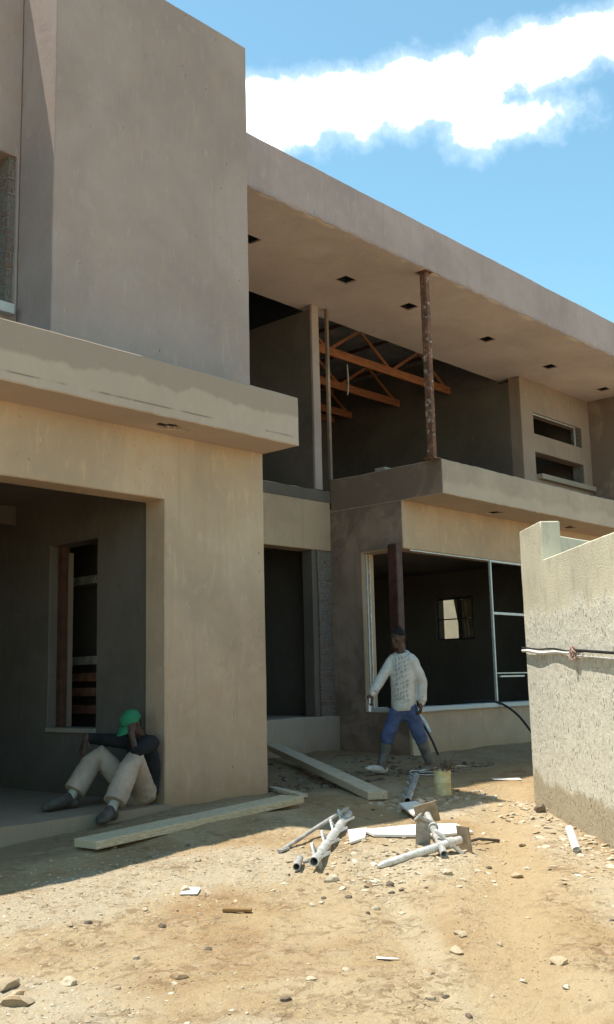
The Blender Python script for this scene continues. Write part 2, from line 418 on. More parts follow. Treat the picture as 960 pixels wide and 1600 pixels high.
    edge = k.math('MULTIPLY', k.ramp(cv.outputs['Distance'], 0.42, 0.62), k.math('MULTIPLY', crust, k.ramp(k.noise(p, 5, 3), .45, .6)))
    c = k.mix(k.math('MULTIPLY', edge, 0.22), c, (0.20, 0.128, 0.07))
    # darker brown soil close to the house
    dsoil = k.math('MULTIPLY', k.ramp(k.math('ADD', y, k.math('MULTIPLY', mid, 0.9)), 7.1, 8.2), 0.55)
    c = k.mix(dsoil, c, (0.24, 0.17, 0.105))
    k.l(c, b.inputs['Base Color'])
    h = k.math('ADD', k.math('MULTIPLY', fin, 1.0), k.math('ADD', k.math('MULTIPLY', gr, 0.35), k.math('MULTIPLY', k.math('SUBTRACT', k.math('MULTIPLY', crust, cs.outputs[0]), k.math('MULTIPLY', edge, 0.4)), 0.6)))
    k.l(k.bump(h, 1.0, 0.045), b.inputs['Normal'])
    b.inputs['Roughness'].default_value = 1.0; b.inputs['Specular IOR Level'].default_value = 0.1
    return m
M['ground'] = ground_mat()

# ------------------------------------------------------------------ solids on a cell grid
def refine(v, res):
    v = sorted(set(round(a, 5) for a in v)); out = [v[0]]
    for a, b in zip(v[:-1], v[1:]):
        n = max(1, int(math.ceil((b - a) / res - 1e-6)))
        out += [a + (b - a) * (i + 1) / n for i in range(n)]
    return np.array(out)

def solid(name, adds, subs, mat, parent, res=0.16, jit=0.004, bev=0.010, rough_edge=None):
    """union of boxes minus boxes -> one clean skin, hand-floated (slightly wavy) with softened arrises"""
    br = [[], [], []]
    for bx in list(adds) + list(subs):
        for a in range(3): br[a] += [bx[a][0], bx[a][1]]
    lo = [min(b[a][0] for b in adds) for a in range(3)]; hi = [max(b[a][1] for b in adds) for a in range(3)]
    gx = [refine([t for t in br[a] if lo[a] - 1e-6 <= t <= hi[a] + 1e-6], res) for a in range(3)]
    cs = [(g[:-1] + g[1:]) / 2 for g in gx]
    X, Y, Z = np.meshgrid(*cs, indexing='ij')
    occ = np.zeros(X.shape, bool)
    inside = lambda b: (X > b[0][0]) & (X < b[0][1]) & (Y > b[1][0]) & (Y < b[1][1]) & (Z > b[2][0]) & (Z < b[2][1])
    for b in adds: occ |= inside(b)
    for b in subs: occ &= ~inside(b)
    pad = np.pad(occ, 1)
    ids, verts, faces = {}, [], []
    def vid(i, j, k):
        key = (i, j, k)
        if key not in ids:
            ids[key] = len(verts); verts.append((gx[0][i], gx[1][j], gx[2][k]))
        return ids[key]
    for ax in range(3):
        for s in (1, -1):
            nb = np.roll(pad, -s, axis=ax)[1:-1, 1:-1, 1:-1]
            for i, j, k in np.argwhere(occ & ~nb):
                c = [i, j, k]; c[ax] += 1 if s > 0 else 0
                u, w = (ax + 1) % 3, (ax + 2) % 3
                q = []
                for du, dw in ((0, 0), (1, 0), (1, 1), (0, 1)):
                    e = list(c); e[u] += du; e[w] += dw; q.append(vid(*e))
                faces.append(q if s > 0 else q[::-1])
    bm = bmesh.new()
    bv = [bm.verts.new(v) for v in verts]
    for f in faces:
        try: bm.faces.new([bv[i] for i in f])
        except ValueError: pass
    bm.normal_update()
    if bev:
        es = [e for e in bm.edges if len(e.link_faces) == 2 and e.calc_face_angle(0) > R(60)]
        bmesh.ops.bevel(bm, geom=es, offset=bev, segments=1, affect='EDGES', clamp_overlap=True)
    for v in bm.verts:
        p = v.co.copy()
        a = jit
        d = noise.noise_vector(p * 1.1) * a + noise.noise_vector(p * 4.3) * a * 0.5
        if rough_edge: d += noise.noise_vector(p * 9.0) * rough_edge(p)
        v.co += d
    return from_bm(name, bm, mat, parent, True, 38)

B = lambda x0, x1, y0, y1, z0, z1: ((x0, x1), (y0, y1), (z0, z1))

def box_bm(bm, c, s, rot=None, bev=0.0):
    r = bmesh.ops.create_cube(bm, size=1.0)
    vs = r['verts']
    m = Matrix.Translation(c) @ ((rot.to_matrix().to_4x4() if isinstance(rot, Quaternion) else (rot or Matrix())) @ Matrix.Diagonal((*s, 1)))
    bmesh.ops.transform(bm, matrix=m, verts=vs)
    if bev:
        es = list({e for v in vs for e in v.link_edges})
        bmesh.ops.bevel(bm, geom=es, offset=bev, segments=2, affect='EDGES', clamp_overlap=True)

def boxes(name, lst, mat, parent=None, bev=0.004):
    bm = bmesh.new()
    for x0, x1, y0, y1, z0, z1 in lst:
        box_bm(bm, ((x0 + x1) / 2, (y0 + y1) / 2, (z0 + z1) / 2), (x1 - x0, y1 - y0, z1 - z0), None, bev)
    return from_bm(name, bm, mat, parent, True, 38)

def tube(bm, pts, rads, seg=12, axis=None, cap=True, round_cap=False):
    """lofted tube; rads: r or (r along axis, r across)"""
    pts = [Vector(p) for p in pts]
    rads = [(r, r) if not isinstance(r, (tuple, list)) else r for r in rads]
    if round_cap:
        t0 = (pts[0] - pts[1]).normalized(); t1 = (pts[-1] - pts[-2]).normalized()
        r0, r1 = min(rads[0]), min(rads[-1])
        pre = [(pts[0] + t0 * r0 * 0.92, 0.38), (pts[0] + t0 * r0 * 0.6, 0.78)]
        post = [(pts[-1] + t1 * r1 * 0.6, 0.78), (pts[-1] + t1 * r1 * 0.92, 0.38)]
        ra0, ra1 = rads[0], rads[-1]
        pts = [a for a, _ in pre] + pts + [a for a, _ in post]
        rads = [(ra0[0] * f, ra0[1] * f) for _, f in pre] + rads + [(ra1[0] * f, ra1[1] * f) for _, f in post]
    n = len(pts); rings = []
    A = Vector(axis) if axis is not None else None
    prev = None
    for i in range(n):
        t = (pts[min(i + 1, n - 1)] - pts[max(i - 1, 0)])
        t = t.normalized() if t.length > 1e-9 else Vector((0, 0, 1))
        if A is not None: a = A - t * A.dot(t)
        elif prev is not None: a = prev - t * prev.dot(t)
        else:
            h = Vector((0, 0, 1)) if abs(t.z) < 0.9 else Vector((1, 0, 0)); a = h - t * h.dot(t)
        if a.length < 1e-6: a = t.orthogonal()
        a.normalize(); prev = a; b = t.cross(a)
        rings.append([bm.verts.new(pts[i] + a * (math.cos(2 * math.pi * k / seg) * rads[i][0]) + b * (math.sin(2 * math.pi * k / seg) * rads[i][1])) for k in range(seg)])
    for r0, r1 in zip(rings[:-1], rings[1:]):
        for k in range(seg):
            bm.faces.new((r0[k], r0[(k + 1) % seg], r1[(k + 1) % seg], r1[k]))
    if cap:
        bm.faces.new(rings[0][::-1]); bm.faces.new(rings[-1])
    return rings

def pipe_bm(bm, p0, p1, ro, ri, seg=20):
    """open hollow pipe"""
    p0, p1 = Vector(p0), Vector(p1); t = (p1 - p0).normalized(); a = t.orthogonal().normalized(); b = t.cross(a)
    ring = lambda p, r: [bm.verts.new(p + (a * math.cos(2 * math.pi * k / seg) + b * math.sin(2 * math.pi * k / seg)) * r) for k in range(seg)]
    rs = [ring(p0, ro), ring(p1, ro), ring(p1, ri), ring(p0, ri)]
    for q in range(4):
        r0, r1 = rs[q], rs[(q + 1) % 4]
        for k in range(seg): bm.faces.new((r0[k], r0[(k + 1) % seg], r1[(k + 1) % seg], r1[k]))

# ------------------------------------------------------------------ ground sheet
def axis_steps(segs):
    out = [segs[0][0]]
    for a, b, st in segs:
        n = max(1, int(round((b - a) / st)))
        out += [a + (b - a) * (i + 1) / n for i in range(n)]
    return out
gxs = axis_steps([(-400, -60, 85), (-60, -10, 10), (-10, 0, 2), (0, 2, 0.2), (2, 9.6, 0.032), (9.6, 17, 0.1), (17, 30, 1.3), (30, 80, 10), (80, 400, 80)])
gys = axis_steps([(-400, -60, 85), (-60, -10, 10), (-10, 0, 2), (0, 1.4, 0.2), (1.4, 7.9, 0.032), (7.9, 10.8, 0.08), (10.8, 24, 1.2), (24, 80, 10), (80, 400, 80)])
nx, ny = len(gxs), len(gys)
gv = [(x, y, gh(x, y)) for y in gys for x in gxs]
gf = [(j * nx + i, j * nx + i + 1, (j + 1) * nx + i + 1, (j + 1) * nx + i) for j in range(ny - 1) for i in range(nx - 1)]
me = bpy.data.meshes.new('ground'); me.from_pydata(gv, [], gf)
me.polygons.foreach_set("use_smooth", [True] * len(gf))
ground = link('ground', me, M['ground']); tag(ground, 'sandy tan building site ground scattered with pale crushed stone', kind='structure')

# ------------------------------------------------------------------ the unfinished house
house = empty('unfinished_house', (6.3, 7.65, 0))
tag(house, 'two storey unfinished house in bare brown cement plaster with flat concrete roof', 'house')

pl, pt = M['plaster'], M['plaster_tower']
garage = solid('front_wall', [B(-1.5, 7.695, 7.65, 7.945, -0.45, 3.565)], [B(2.4, 6.335, 7.0, 8.5, -1, 2.905)], pl, house)
solid('floor_slab', [B(-1.5, 6.62, 7.56, 7.948, -0.4, 0.035), B(-1.5, 6.42, 7.946, 14.0, -0.4, 0.034)], [B(-1.6, 2.4, 7.0, 7.95, -1, 1), B(6.334, 7, 7.0, 7.95, -1, 1)], M['concrete'], house, bev=0.012, jit=0.008)
# room behind the big opening
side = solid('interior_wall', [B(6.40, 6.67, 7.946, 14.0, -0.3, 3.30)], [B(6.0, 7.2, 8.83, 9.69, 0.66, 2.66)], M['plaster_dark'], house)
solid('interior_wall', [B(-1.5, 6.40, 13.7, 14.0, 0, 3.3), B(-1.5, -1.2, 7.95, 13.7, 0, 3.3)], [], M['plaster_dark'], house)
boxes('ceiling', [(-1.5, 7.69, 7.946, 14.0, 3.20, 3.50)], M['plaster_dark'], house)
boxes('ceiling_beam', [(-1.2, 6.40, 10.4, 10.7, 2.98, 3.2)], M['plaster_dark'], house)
fr = boxes('window_frame', [(6.50, 6.58, 9.60, 9.688, 0.70, 2.66), (6.50, 6.58, 8.832, 8.88, 0.70, 2.66)], M['timber'], house)
boxes('window_sill', [(6.37, 6.68, 8.832, 9.688, 0.655, 0.70)], M['concrete'], house)
boxes('frame_edge', [(6.582, 6.672, 9.635, 9.687, 0.70, 2.6)], M['plaster_upper'], fr)
# stair hall behind that window
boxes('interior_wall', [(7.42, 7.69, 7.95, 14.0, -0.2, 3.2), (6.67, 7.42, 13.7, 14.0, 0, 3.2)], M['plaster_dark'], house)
st = boxes('staircase', [(6.72, 6.80, 9.0, 12.2, 0.0, 0.5)], M['timber'], house)
for i, (z, mk) in enumerate(((0.86, 'tread'), (1.06, 'tread'), (1.23, 'tread'), (1.42, 'pale_tread'), (2.36, 'pale_tread'))):
    boxes('stair_tread', [(7.16, 7.40, 9.9, 10.95 if i < 4 else 10.5, z - 0.045, z + 0.05)], M[mk], st)

def edge_rough_canopy(p): return 0.008 if (p.z < 3.6 and p.y < 7.3) else 0.003
can = solid('canopy', [B(-1.5, 7.70, 7.12, 8.9, 3.55, 4.07)],
            [B(6.02, 6.28, 7.34, 7.47, 3.4, 3.75), B(6.10, 6.22, 7.30, 7.52, 3.4, 3.75), B(6.26, 6.42, 7.38, 7.44, 3.4, 3.7)],
            M['plaster_canopy'], house, res=0.10, jit=0.005, rough_edge=edge_rough_canopy)
boxes('light_recess', [(5.99, 6.45, 7.28, 7.55, 3.585, 3.80)], M['black'], can)  # black box in the ragged hole, its shade put into the colour
def recess(x, y, z, par):  # black can in each hole, the hole's shade put into its colour
    a, b_, t = 0.118, 0.108, 0.012
    boxes('light_recess', [(x - a, x - a + t, y - b_, y + b_, z + .02, z + .29), (x + a - t, x + a, y - b_, y + b_, z + .02, z + .29), (x - a + t, x + a - t, y - b_, y - b_ + t, z + .02, z + .29), (x - a + t, x + a - t, y + b_ - t, y + b_, z + .02, z + .29), (x - .15, x + .15, y - .14, y + .14, z + .291, z + .36)], M['black'], par, 0)

tower = solid('tower', [B(5.144, 7.712, 7.84, 10.6, 4.0, 8.45)], [], pt, house, jit=0.006)
solid('upper_wall', [B(-1.5, 5.14, 8.42, 8.80, 4.0, 8.35)], [B(2.6, 5.11, 8, 9, 4.66, 6.30)], pt, house)
solid('brick_jamb', [B(5.03, 5.146, 8.46, 8.80, 4.66, 6.30)], [], M['brick'], house, res=0.05, jit=0.02, bev=0)
boxes('window_sill', [(2.6, 5.06, 8.33, 8.62, 4.64, 4.74)], M['sill_white'], house)
for b_ in [(-1.5, 5.14, 11.0, 11.3, 4.0, 7.95), (-1.5, -1.2, 8.8, 11.0, 4, 7.95), (5.142, 5.42, 10.602, 11.3, 4.0, 7.95)]: boxes('interior_wall', [b_], M['plaster_dark'], house)
boxes('roof_deck', [(-1.5, 5.14, 8.80, 11.3, 7.95, 8.15)], M['roofdeck'], house)

# flat roof overhang with fascia
DL = [(9.353, 9.50), (11.405, 9.513), (13.012, 9.539), (15.352, 9.553), (17.685, 9.60), (19.978, 9.615), (22.3, 9.63)]
subs = []
for i, (x, y) in enumerate(DL): subs.append(B(x - 0.12, x + 0.12, y - 0.11, y + 0.11, 7.0, 7.42))
def edge_rough_roof(p): return 0.022 if (p.z < 7.18 and p.y < 8.5) else 0.003
roof = solid('roof_slab', [B(7.714, 26, 8.40, 10.86, 7.12, 7.83)], subs, M['plaster_roof'], house, res=0.11, jit=0.006, rough_edge=edge_rough_roof)
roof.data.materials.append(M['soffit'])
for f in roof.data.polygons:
    if f.normal.z < -0.9: f.material_index = 1  # down-facing faces take the bounce-brightened colour
for x, y in DL: recess(x, y, 7.12, roof)

# beam, door recess, step
solid('balcony_beam', [B(7.70, 12.12, 10.57, 10.87, 3.13, 4.085)], [], pl, house, rough_edge=lambda p: 0.02 if p.z > 4.0 else 0.0)
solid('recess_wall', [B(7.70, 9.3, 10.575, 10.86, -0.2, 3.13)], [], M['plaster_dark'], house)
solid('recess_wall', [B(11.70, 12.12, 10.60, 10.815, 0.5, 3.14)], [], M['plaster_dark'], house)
solid('rough_jamb', [B(11.80, 12.115, 10.572, 10.62, 0.60, 3.11)], [], M['brick'], house, res=0.05, jit=0.018, bev=0)
solid('door_step', [B(7.70, 12.12, 10.47, 14.0, -0.3, 0.60)], [], M['concrete'], house, jit=0.01, bev=0.02)
for b_ in [(7.70, 12.12, 13.8, 14.1, 0.5, 3.3), (12.12, 12.4, 10.87, 15.4, 0.0, 3.7)]: boxes('interior_wall', [b_], M['plaster_dark'], house)
boxes('ceiling', [(7.70, 18.05, 10.872, 15.6, 3.30, 3.72)], M['plaster_dark'], house)

# projecting room
solid('room_wall', [B(12.123, 12.40, 9.15, 10.87, -0.4, 3.80), B(12.123, 20.6, 9.15, 9.43, -0.4, 3.80)],
      [B(12.0, 12.5, 9.0, 9.95, 0.66, 3.04), B(12.0, 16.2, 9.0, 9.6, 0.66, 3.04)], pl, house)
solid('side_wall_coat', [B(12.112, 12.126, 9.16, 10.568, -0.4, 3.752)], [B(12.0, 12.5, 9.0, 9.962, 0.63, 3.07), B(12, 12.5, 9.0, 9.17, -1, 0.63)], M['plaster_blotchy'], house, jit=0.003, bev=0)
solid('window_sill', [B(12.09, 16.2, 9.10, 9.47, 0.645, 0.715), B(12.09, 12.43, 9.10, 9.95, 0.645, 0.715)], [], M['sill_white'], house, jit=0.008)
boxes('floor_slab', [(12.4, 17.75, 9.43, 15.4, 0.2, 0.5)], M['concrete'], house)
boxes('interior_wall', [(12.12, 18.05, 15.4, 15.7, 0.0, 7.9)], M['plaster_dark'], house)
rw = solid('interior_wall', [B(17.75, 18.05, 9.43, 15.4, 0.0, 3.4)], [B(17, 19, 11.70, 12.62, 1.90, 2.77)], M['plaster_dark'], house)
boxes('ceiling', [(12.4, 17.75, 9.43, 10.872, 3.30, 3.70)], M['plaster_dark'], house)
w = boxes('window_frame', [(17.80, 17.86, 11.70, 11.735, 1.90, 2.77), (17.80, 17.86, 12.585, 12.62, 1.90, 2.77),
                           (17.80, 17.86, 12.04, 12.11, 1.90, 2.77), (17.80, 17.86, 11.735, 12.585, 1.90, 1.935), (17.80, 17.86, 11.735, 12.585, 2.735, 2.77),
                           (17.81, 17.85, 11.735, 12.585, 2.32, 2.345)], M['dark_steel'], house)
boxes('window_latch', [(17.76, 17.80, 11.76, 11.86, 2.325, 2.345)], M['galv'], w)
boxes('window_latch', [(17.76, 17.80, 11.95, 12.03, 2.71, 2.73)], M['galv'], w)

# steel window of the projecting room (no glass fitted yet)
win = boxes('steel_window', [(14.47, 14.51, 9.16, 9.20, 0.715, 3.035)], M['alu'], house)
boxes('transom', [(14.512, 16.2, 9.165, 9.20, 2.14, 2.18)], M['alu'], win)
boxes('transom', [(14.512, 16.2, 9.165, 9.20, 1.178, 1.196)], M['alu'], win)
boxes('transom', [(14.60, 15.35, 9.15, 9.19, 1.122, 1.148)], M['alu'], win)
boxes('jamb_strip', [(12.16, 12.182, 9.895, 9.925, 0.715, 3.03)], M['alu'], win)
boxes('jamb_strip', [(12.25, 12.266, 9.91, 9.935, 0.715, 3.03)], M['galv'], win)
boxes('head_strip', [(14.512, 16.2, 9.165, 9.20, 3.005, 3.036), (12.30, 14.468, 9.165, 9.19, 3.018, 3.036)], M['alu'], win)

# balcony
bal = solid('balcony', [B(12.117, 26, 8.39, 10.56, 3.757, 4.27)],
            [B(x - 0.12, x + 0.12, y - 0.11, y + 0.11, 3.6, 4.0) for x, y in ((14.232, 8.886), (16.745, 8.919))],
            [M['plaster_balcony'], M['plaster_blotchy']], house, res=0.11, jit=0.006, rough_edge=lambda p: 0.008 if p.z > 4.2 or p.z < 3.8 else 0.0)
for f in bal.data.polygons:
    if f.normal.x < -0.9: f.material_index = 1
for x, y in ((14.232, 8.886), (16.745, 8.919)): recess(x, y, 3.757, bal)

# posts
def post(name, cx, cy, z0, z1, s, mat, head=True):
    bm = bmesh.new()
    box_bm(bm, (cx, cy, (z0 + z1) / 2), (s, s, z1 - z0), None, 0.012)
    o = from_bm(name, bm, mat, house)
    boxes('base_plate', [(cx - s * 0.85, cx + s * 0.85, cy - s * 0.85, cy + s * 0.85, z0 - 0.006, z0 + 0.012)], mat, o)
    if head: boxes('head_plate', [(cx - s * 0.9, cx + s * 0.9, cy - s * 0.9, cy + s * 0.9, z1 - 0.02, z1 + 0.003)], mat, o)
post('steel_post', 12.03, 8.50, 4.272, 7.13, 0.108, M['rust'])
post('steel_post', 12.03, 9.245, 0.72, 3.10, 0.16, M['red_oxide'], False)

# upper floor walls
solid('partition_wall', [B(11.775, 11.935, 10.57, 15.4, 4.0, 7.05)], [], M['plaster_dark'], house)
boxes('void_shade_board', [(11.80, 11.92, 10.865, 15.4, 7.05, 7.93)], M['black'], house)  # shade of the open roof void put into a black board
solid('wall_end', [B(11.77, 11.94, 10.545, 10.60, 4.085, 7.12)], [], M['plaster_tower'], house, jit=0.008)
boxes('door_jamb', [(12.10, 12.155, 10.52, 10.57, 4.27, 7.12)], M['plaster_blotchy'], house)
boxes('upper_floor', [(7.712, 18.05, 10.562, 15.4, 3.90, 4.08)], M['plaster_dark'], house)
solid('partition_wall', [B(17.765, 18.05, 10.60, 15.4, 4.0, 7.05)], [], M['plaster_dark'], house)
up = solid('upper_wall', [B(17.765, 20.66, 10.335, 10.60, 4.2, 7.125)], [B(18.24, 20.29, 10, 11, 6.01, 6.45), B(18.24, 20.29, 10, 11, 5.15, 5.63)], M['plaster_upper'], house)
for z0, z1 in ((6.01, 6.45), (5.15, 5.63)):
    solid('brick_jamb', [B(20.285, 20.33, 10.36, 10.60, z0, z1)], [], M['brick'], up, res=0.05, jit=0.012, bev=0)
uw = boxes('window_frame', [(18.25, 20.08, 10.38, 10.41, 6.425, 6.45), (20.05, 20.08, 10.38, 10.41, 6.01, 6.425)], M['alu'], up)
boxes('window_sill', [(18.27, 20.58, 10.22, 10.42, 5.06, 5.165)], M['concrete'], up)
solid('projecting_wall', [B(20.66, 26, 8.95, 10.6, 4.2, 7.125)], [], M['plaster_blotchy'], house)
for b_ in [(18.05, 20.66, 13.0, 13.2, 4.0, 7.9), (20.5, 20.66, 10.6, 13.0, 4.0, 7.9), (7.71, 12.12, 15.4, 15.7, 3.7, 7.9), (7.45, 7.712, 10.6, 15.7, 3.7, 7.9)]: boxes('interior_wall', [b_], M['plaster_dark'], house)
boxes('floor_slab', [(18.05, 20.66, 10.562, 13.2, 3.90, 4.18)], M['plaster_dark'], house)
boxes('roof_deck', [(7.45, 18.05, 10.862, 15.7, 7.93, 8.02), (18.05, 20.66, 10.862, 13.2, 7.83, 8.0)], M['roofdeck'], house)
boxes('interior_wall', [(17.77, 18.05, 10.862, 15.4, 7.05, 7.93)], M['plaster_dark'], house)
boxes('courtyard_wall', [(20.9, 21.15, 10.7, 17, -0.2, 3.4)], M['far_wall'], house)

# roof trusses: bottom chord, top chord, webs
for Y in (12.03, 13.39, 14.77, 15.30):
    t = boxes('roof_truss', [(11.93, 17.95, Y - 0.025, Y + 0.025, 7.085, 7.245)], M['truss'], house)
    boxes('top_chord', [(11.93, 17.76, Y - 0.025, Y + 0.025, 7.79, 7.90)], M['truss'], t)
    bm = bmesh.new()
    n = 3; dx = 5.7 / n
    for i in range(n):
        xa = 12.0 + dx * i
        for (a, b) in (((xa, 7.20), (xa + dx / 2, 7.80)), ((xa + dx / 2, 7.80), (xa + dx, 7.20))):
            p0, p1 = Vector((a[0], Y + 0.04, a[1])), Vector((b[0], Y + 0.04, b[1]))
            d = p1 - p0
            box_bm(bm, (p0 + p1) / 2, (d.length, 0.03, 0.06), Vector((1, 0, 0)).rotation_difference(d.normalized()))
    from_bm('web', bm, M['truss'], t, True, 30)
bm = bmesh.new()
for X in (12.8, 14.2, 15.6, 17.0):
    box_bm(bm, (X, 13.2, 7.75), (0.04, 4.4, 0.06))
from_bm('roof_purlin', bm, M['timber'], house, True, 30)
# left-over conduit and a loose block on the balcony
bm = bmesh.new(); tube(bm, [(14.6, 12.2, 7.1), (14.62, 12.2, 6.75), (14.6, 12.21, 6.5)], [0.015] * 3, 8); from_bm('hanging_conduit', bm, M['alu'], house)
blk = boxes('concrete_block', [(12.25, 12.55, 9.55, 9.75, 4.268, 4.355)], M['concrete'], None, 0.008)
tag(blk, 'small pale block left lying on the balcony edge beside the rusty post', 'block')
cur = bmesh.new()
for i in range(24):
    y0 = 11.72 + 0.012 * i; 
rows = []
for j in range(9):
    z = 1.90 + j * 0.87 / 8
    w_ = 0.40 + 0.16 * (j / 8)
    rows.append([cur.verts.new((17.93 + 0.02 * math.sin(i * 1.35), 11.72 + w_ * i / 23, z)) for i in range(24)])
for a, b in zip(rows[:-1], rows[1:]):
    for i in range(23): cur.faces.new((a[i], a[i + 1], b[i + 1], b[i]))
co = from_bm('curtain', cur, M['glass_dust'], None, True, 80)
sm = co.modifiers.new('thick', 'SOLIDIFY'); sm.thickness = 0.006
tag(co, 'brown curtain drawn to one side of the small inner window', 'curtain')

# ------------------------------------------------------------------ boundary wall on the right
bw = empty('boundary_wall', tuple(WALL_A))
tag(bw, 'pale roughcast boundary wall with raised end pier in the sun', 'wall')
def along(s, t, z): return WALL_A + WALL_D * (-s) - WALL_N * t + Vector((0, 0, z))   # s towards the viewer, t into the wall
def wall_solid(name, adds, subs, mat, parent, rough):
    o = solid(name, adds, subs, mat, None, res=0.07, jit=0.003, bev=0.010, rough_edge=rough)
    # cell grid was built in (s, t, z): turn it into place
    me = o.data
    co = np.empty(len(me.vertices) * 3); me.vertices.foreach_get('co', co); co = co.reshape(-1, 3)
    out = np.array([along(*c) for c in co]); me.vertices.foreach_set('co', out.ravel())
    me.flip_normals(); me.update()
    o.parent = parent; me.transform(Matrix.Translation(-parent.location))
    return o
wall_solid('wall_face', [B(0.69, 9.0, 0, 0.19, -1.2, 2.185)], [], M['boundary'], bw, lambda p: 0.003)
wall_solid('end_pier', [B(0.0, 0.69, 0, 0.19, -0.6, 2.545)], [], M['boundary'], bw, lambda p: 0.003)
rw2 = solid('boundary_wall', [B(9.2, 14.0, 5.0, 5.19, -0.2, 2.50)], [], M['boundary'], None, res=0.12, jit=0.006)
tag(rw2, 'low plastered wall behind the pier with bright top edge', 'wall')

# cable slung along the wall
def wallpt(s, z, off): return along(s, -off, z)
def cable_obj(name, chains, parent=None):
    bm = bmesh.new()
    for pts, r in chains: tube(bm, pts, [r] * len(pts), 8)
    return bm
cab = empty('cable', tuple(wallpt(1.5, 1.29, 0.02)))
tag(cab, 'white and black electric cable strung across the roughcast wall', 'cable')
def run(s0, s1, z0, z1, off, sag, n=14, ph=0.0):
    out = []
    for i in range(n + 1):
        t = i / n; s = s0 + (s1 - s0) * t
        out.append(wallpt(s, z0 + (z1 - z0) * t - sag * 4 * t * (1 - t) + 0.006 * math.sin(t * 11 + ph), off + 0.008 * math.sin(t * 7 + ph)))
    return out
bm = cable_obj('c', [(run(-0.03, 1.38, 1.372, 1.315, 0.022, 0.008), 0.015)]); from_bm('white_conduit', bm, M['pvc'], cab)
bm = cable_obj('c', [(run(-0.03, 1.45, 1.395, 1.325, 0.02, -0.004, ph=1), 0.0085), (run(1.45, 8.9, 1.325, 0.93, 0.022, -0.012, 30, ph=2), 0.012)]); from_bm('black_cable', bm, M['hose'], cab)
bm = cable_obj('c', [(run(1.36, 1.72, 1.31, 1.295, 0.028, 0.0, 6), 0.011), (run(1.5, 8.9, 1.28, 0.89, 0.024, 0.01, 30, ph=.5), 0.007)]); from_bm('grey_wire', bm, M['galv'], cab)
knot = []
for q in range(3):
    pts = []
    for i in range(26):
        a = i / 25 * 2 * math.pi
        pts.append(wallpt(1.47 + 0.05 * math.cos(a + q) + 0.02 * q, 1.305 + (0.055 - .01 * q) * math.sin(a * (1 if q != 1 else 2)) + 0.01 * q, 0.035 + 0.018 * math.sin(2 * a + q)))
    knot.append((pts, 0.007))
knot.append(([wallpt(1.5, 1.29, 0.02), wallpt(1.51, 1.22, 0.03), wallpt(1.505, 1.13, 0.012)], 0.004))
bm = cable_obj('c', knot); from_bm('wire_knot', bm, M['copper_wire'], cab)

# ------------------------------------------------------------------ planks
def plank(name, a, b, w, th, mat, roll=0.0, warp=0.0, n=14):
    """a, b: mid points of the underside at both ends"""
    a, b = Vector(a), Vector(b); d = (b - a).normalized(); sd = d.cross(Vector((0, 0, 1))).normalized()
    up = sd.cross(d); sd = Quaternion(d, roll) @ sd; up = Quaternion(d, roll) @ up
    bm = bmesh.new(); rings = []
    for i in range(n + 1):
        p = a.lerp(b, i / n) + up * warp * math.sin(math.pi * i / n)
        e = 0.002
        rings.append([bm.verts.new(p + sd * (x * w / 2 + noise.noise(p * 5 + Vector((x, y, 0))) * 0.003) + up * (y * th + noise.noise(p * 4 + Vector((x, y, 3))) * 0.003)) for x, y in ((-1, 0), (1, 0), (1, 1), (-1, 1))])
    for r0, r1 in zip(rings[:-1], rings[1:]):
        for k in range(4): bm.faces.new((r0[k], r0[(k + 1) % 4], r1[(k + 1) % 4], r1[k]))
    bm.faces.new(rings[0][::-1]); bm.faces.new(rings[-1])
    bmesh.ops.recalc_face_normals(bm, faces=bm.faces)
    es = [e for e in bm.edges if e.calc_face_angle(0) > R(50)]
    bmesh.ops.bevel(bm, geom=es, offset=0.004, segments=1, affect='EDGES', clamp_overlap=True)
    return from_bm(name, bm, mat, None, True, 35)
p1a, p1b = Vector((4.70, 6.80, 0)), Vector((7.12, 6.86, 0))
p = plank('plank', (4.72, 6.62, gh(4.72, 6.62) + 0.02), (7.08, 6.72, gh(7.08, 6.72) + 0.03), 0.27, 0.06, M['plank'], 0.0)
tag(p, 'long thick pale wooden plank lying flat on the ground in front of the seated man', 'plank')
p = plank('plank', (7.92, 6.40, gh(7.92, 6.40) + 0.012), (10.52, 10.36, 0.20), 0.20, 0.075, M['plank_b'], 0.0)
tag(p, 'long plank sloping up from the ground towards the foot of the doorway step', 'plank')
p = plank('plank', (7.50, 6.98, gh(7.5, 6.98) + 0.01), (7.95, 7.85, gh(7.95, 7.85) + 0.01), 0.09, 0.035, M['plank_b'], 0.0, n=6)
tag(p, 'short narrow grey wood strip on the ground beside the pillar foot', 'plank')
p = plank('wooden_block', (6.92, 6.62, gh(6.92, 6.62) - 0.005), (7.16, 6.86, gh(7.16, 6.86) - 0.005), 0.13, 0.04, M['stick'], 0.0, n=3)
tag(p, 'dark short timber block propped under the right end of the flat plank', 'timber')
p = plank('plank', (12.02, 8.95, gh(12.02, 8.95)), (12.20, 9.10, 0.42), 0.14, 0.03, M['plank'], 0.0, n=5)
tag(p, 'short pale board leaning on the wall below the window behind the walking man', 'plank')
p = plank('wood_stick', (4.40, 4.775, gh(4.40, 4.775) + 0.004), (4.505, 4.635, gh(4.505, 4.635) + 0.004), 0.032, 0.02, M['stick'], 0.0, n=4)
tag(p, 'thin brown wooden offcut lying alone on the open sunlit sand', 'stick')

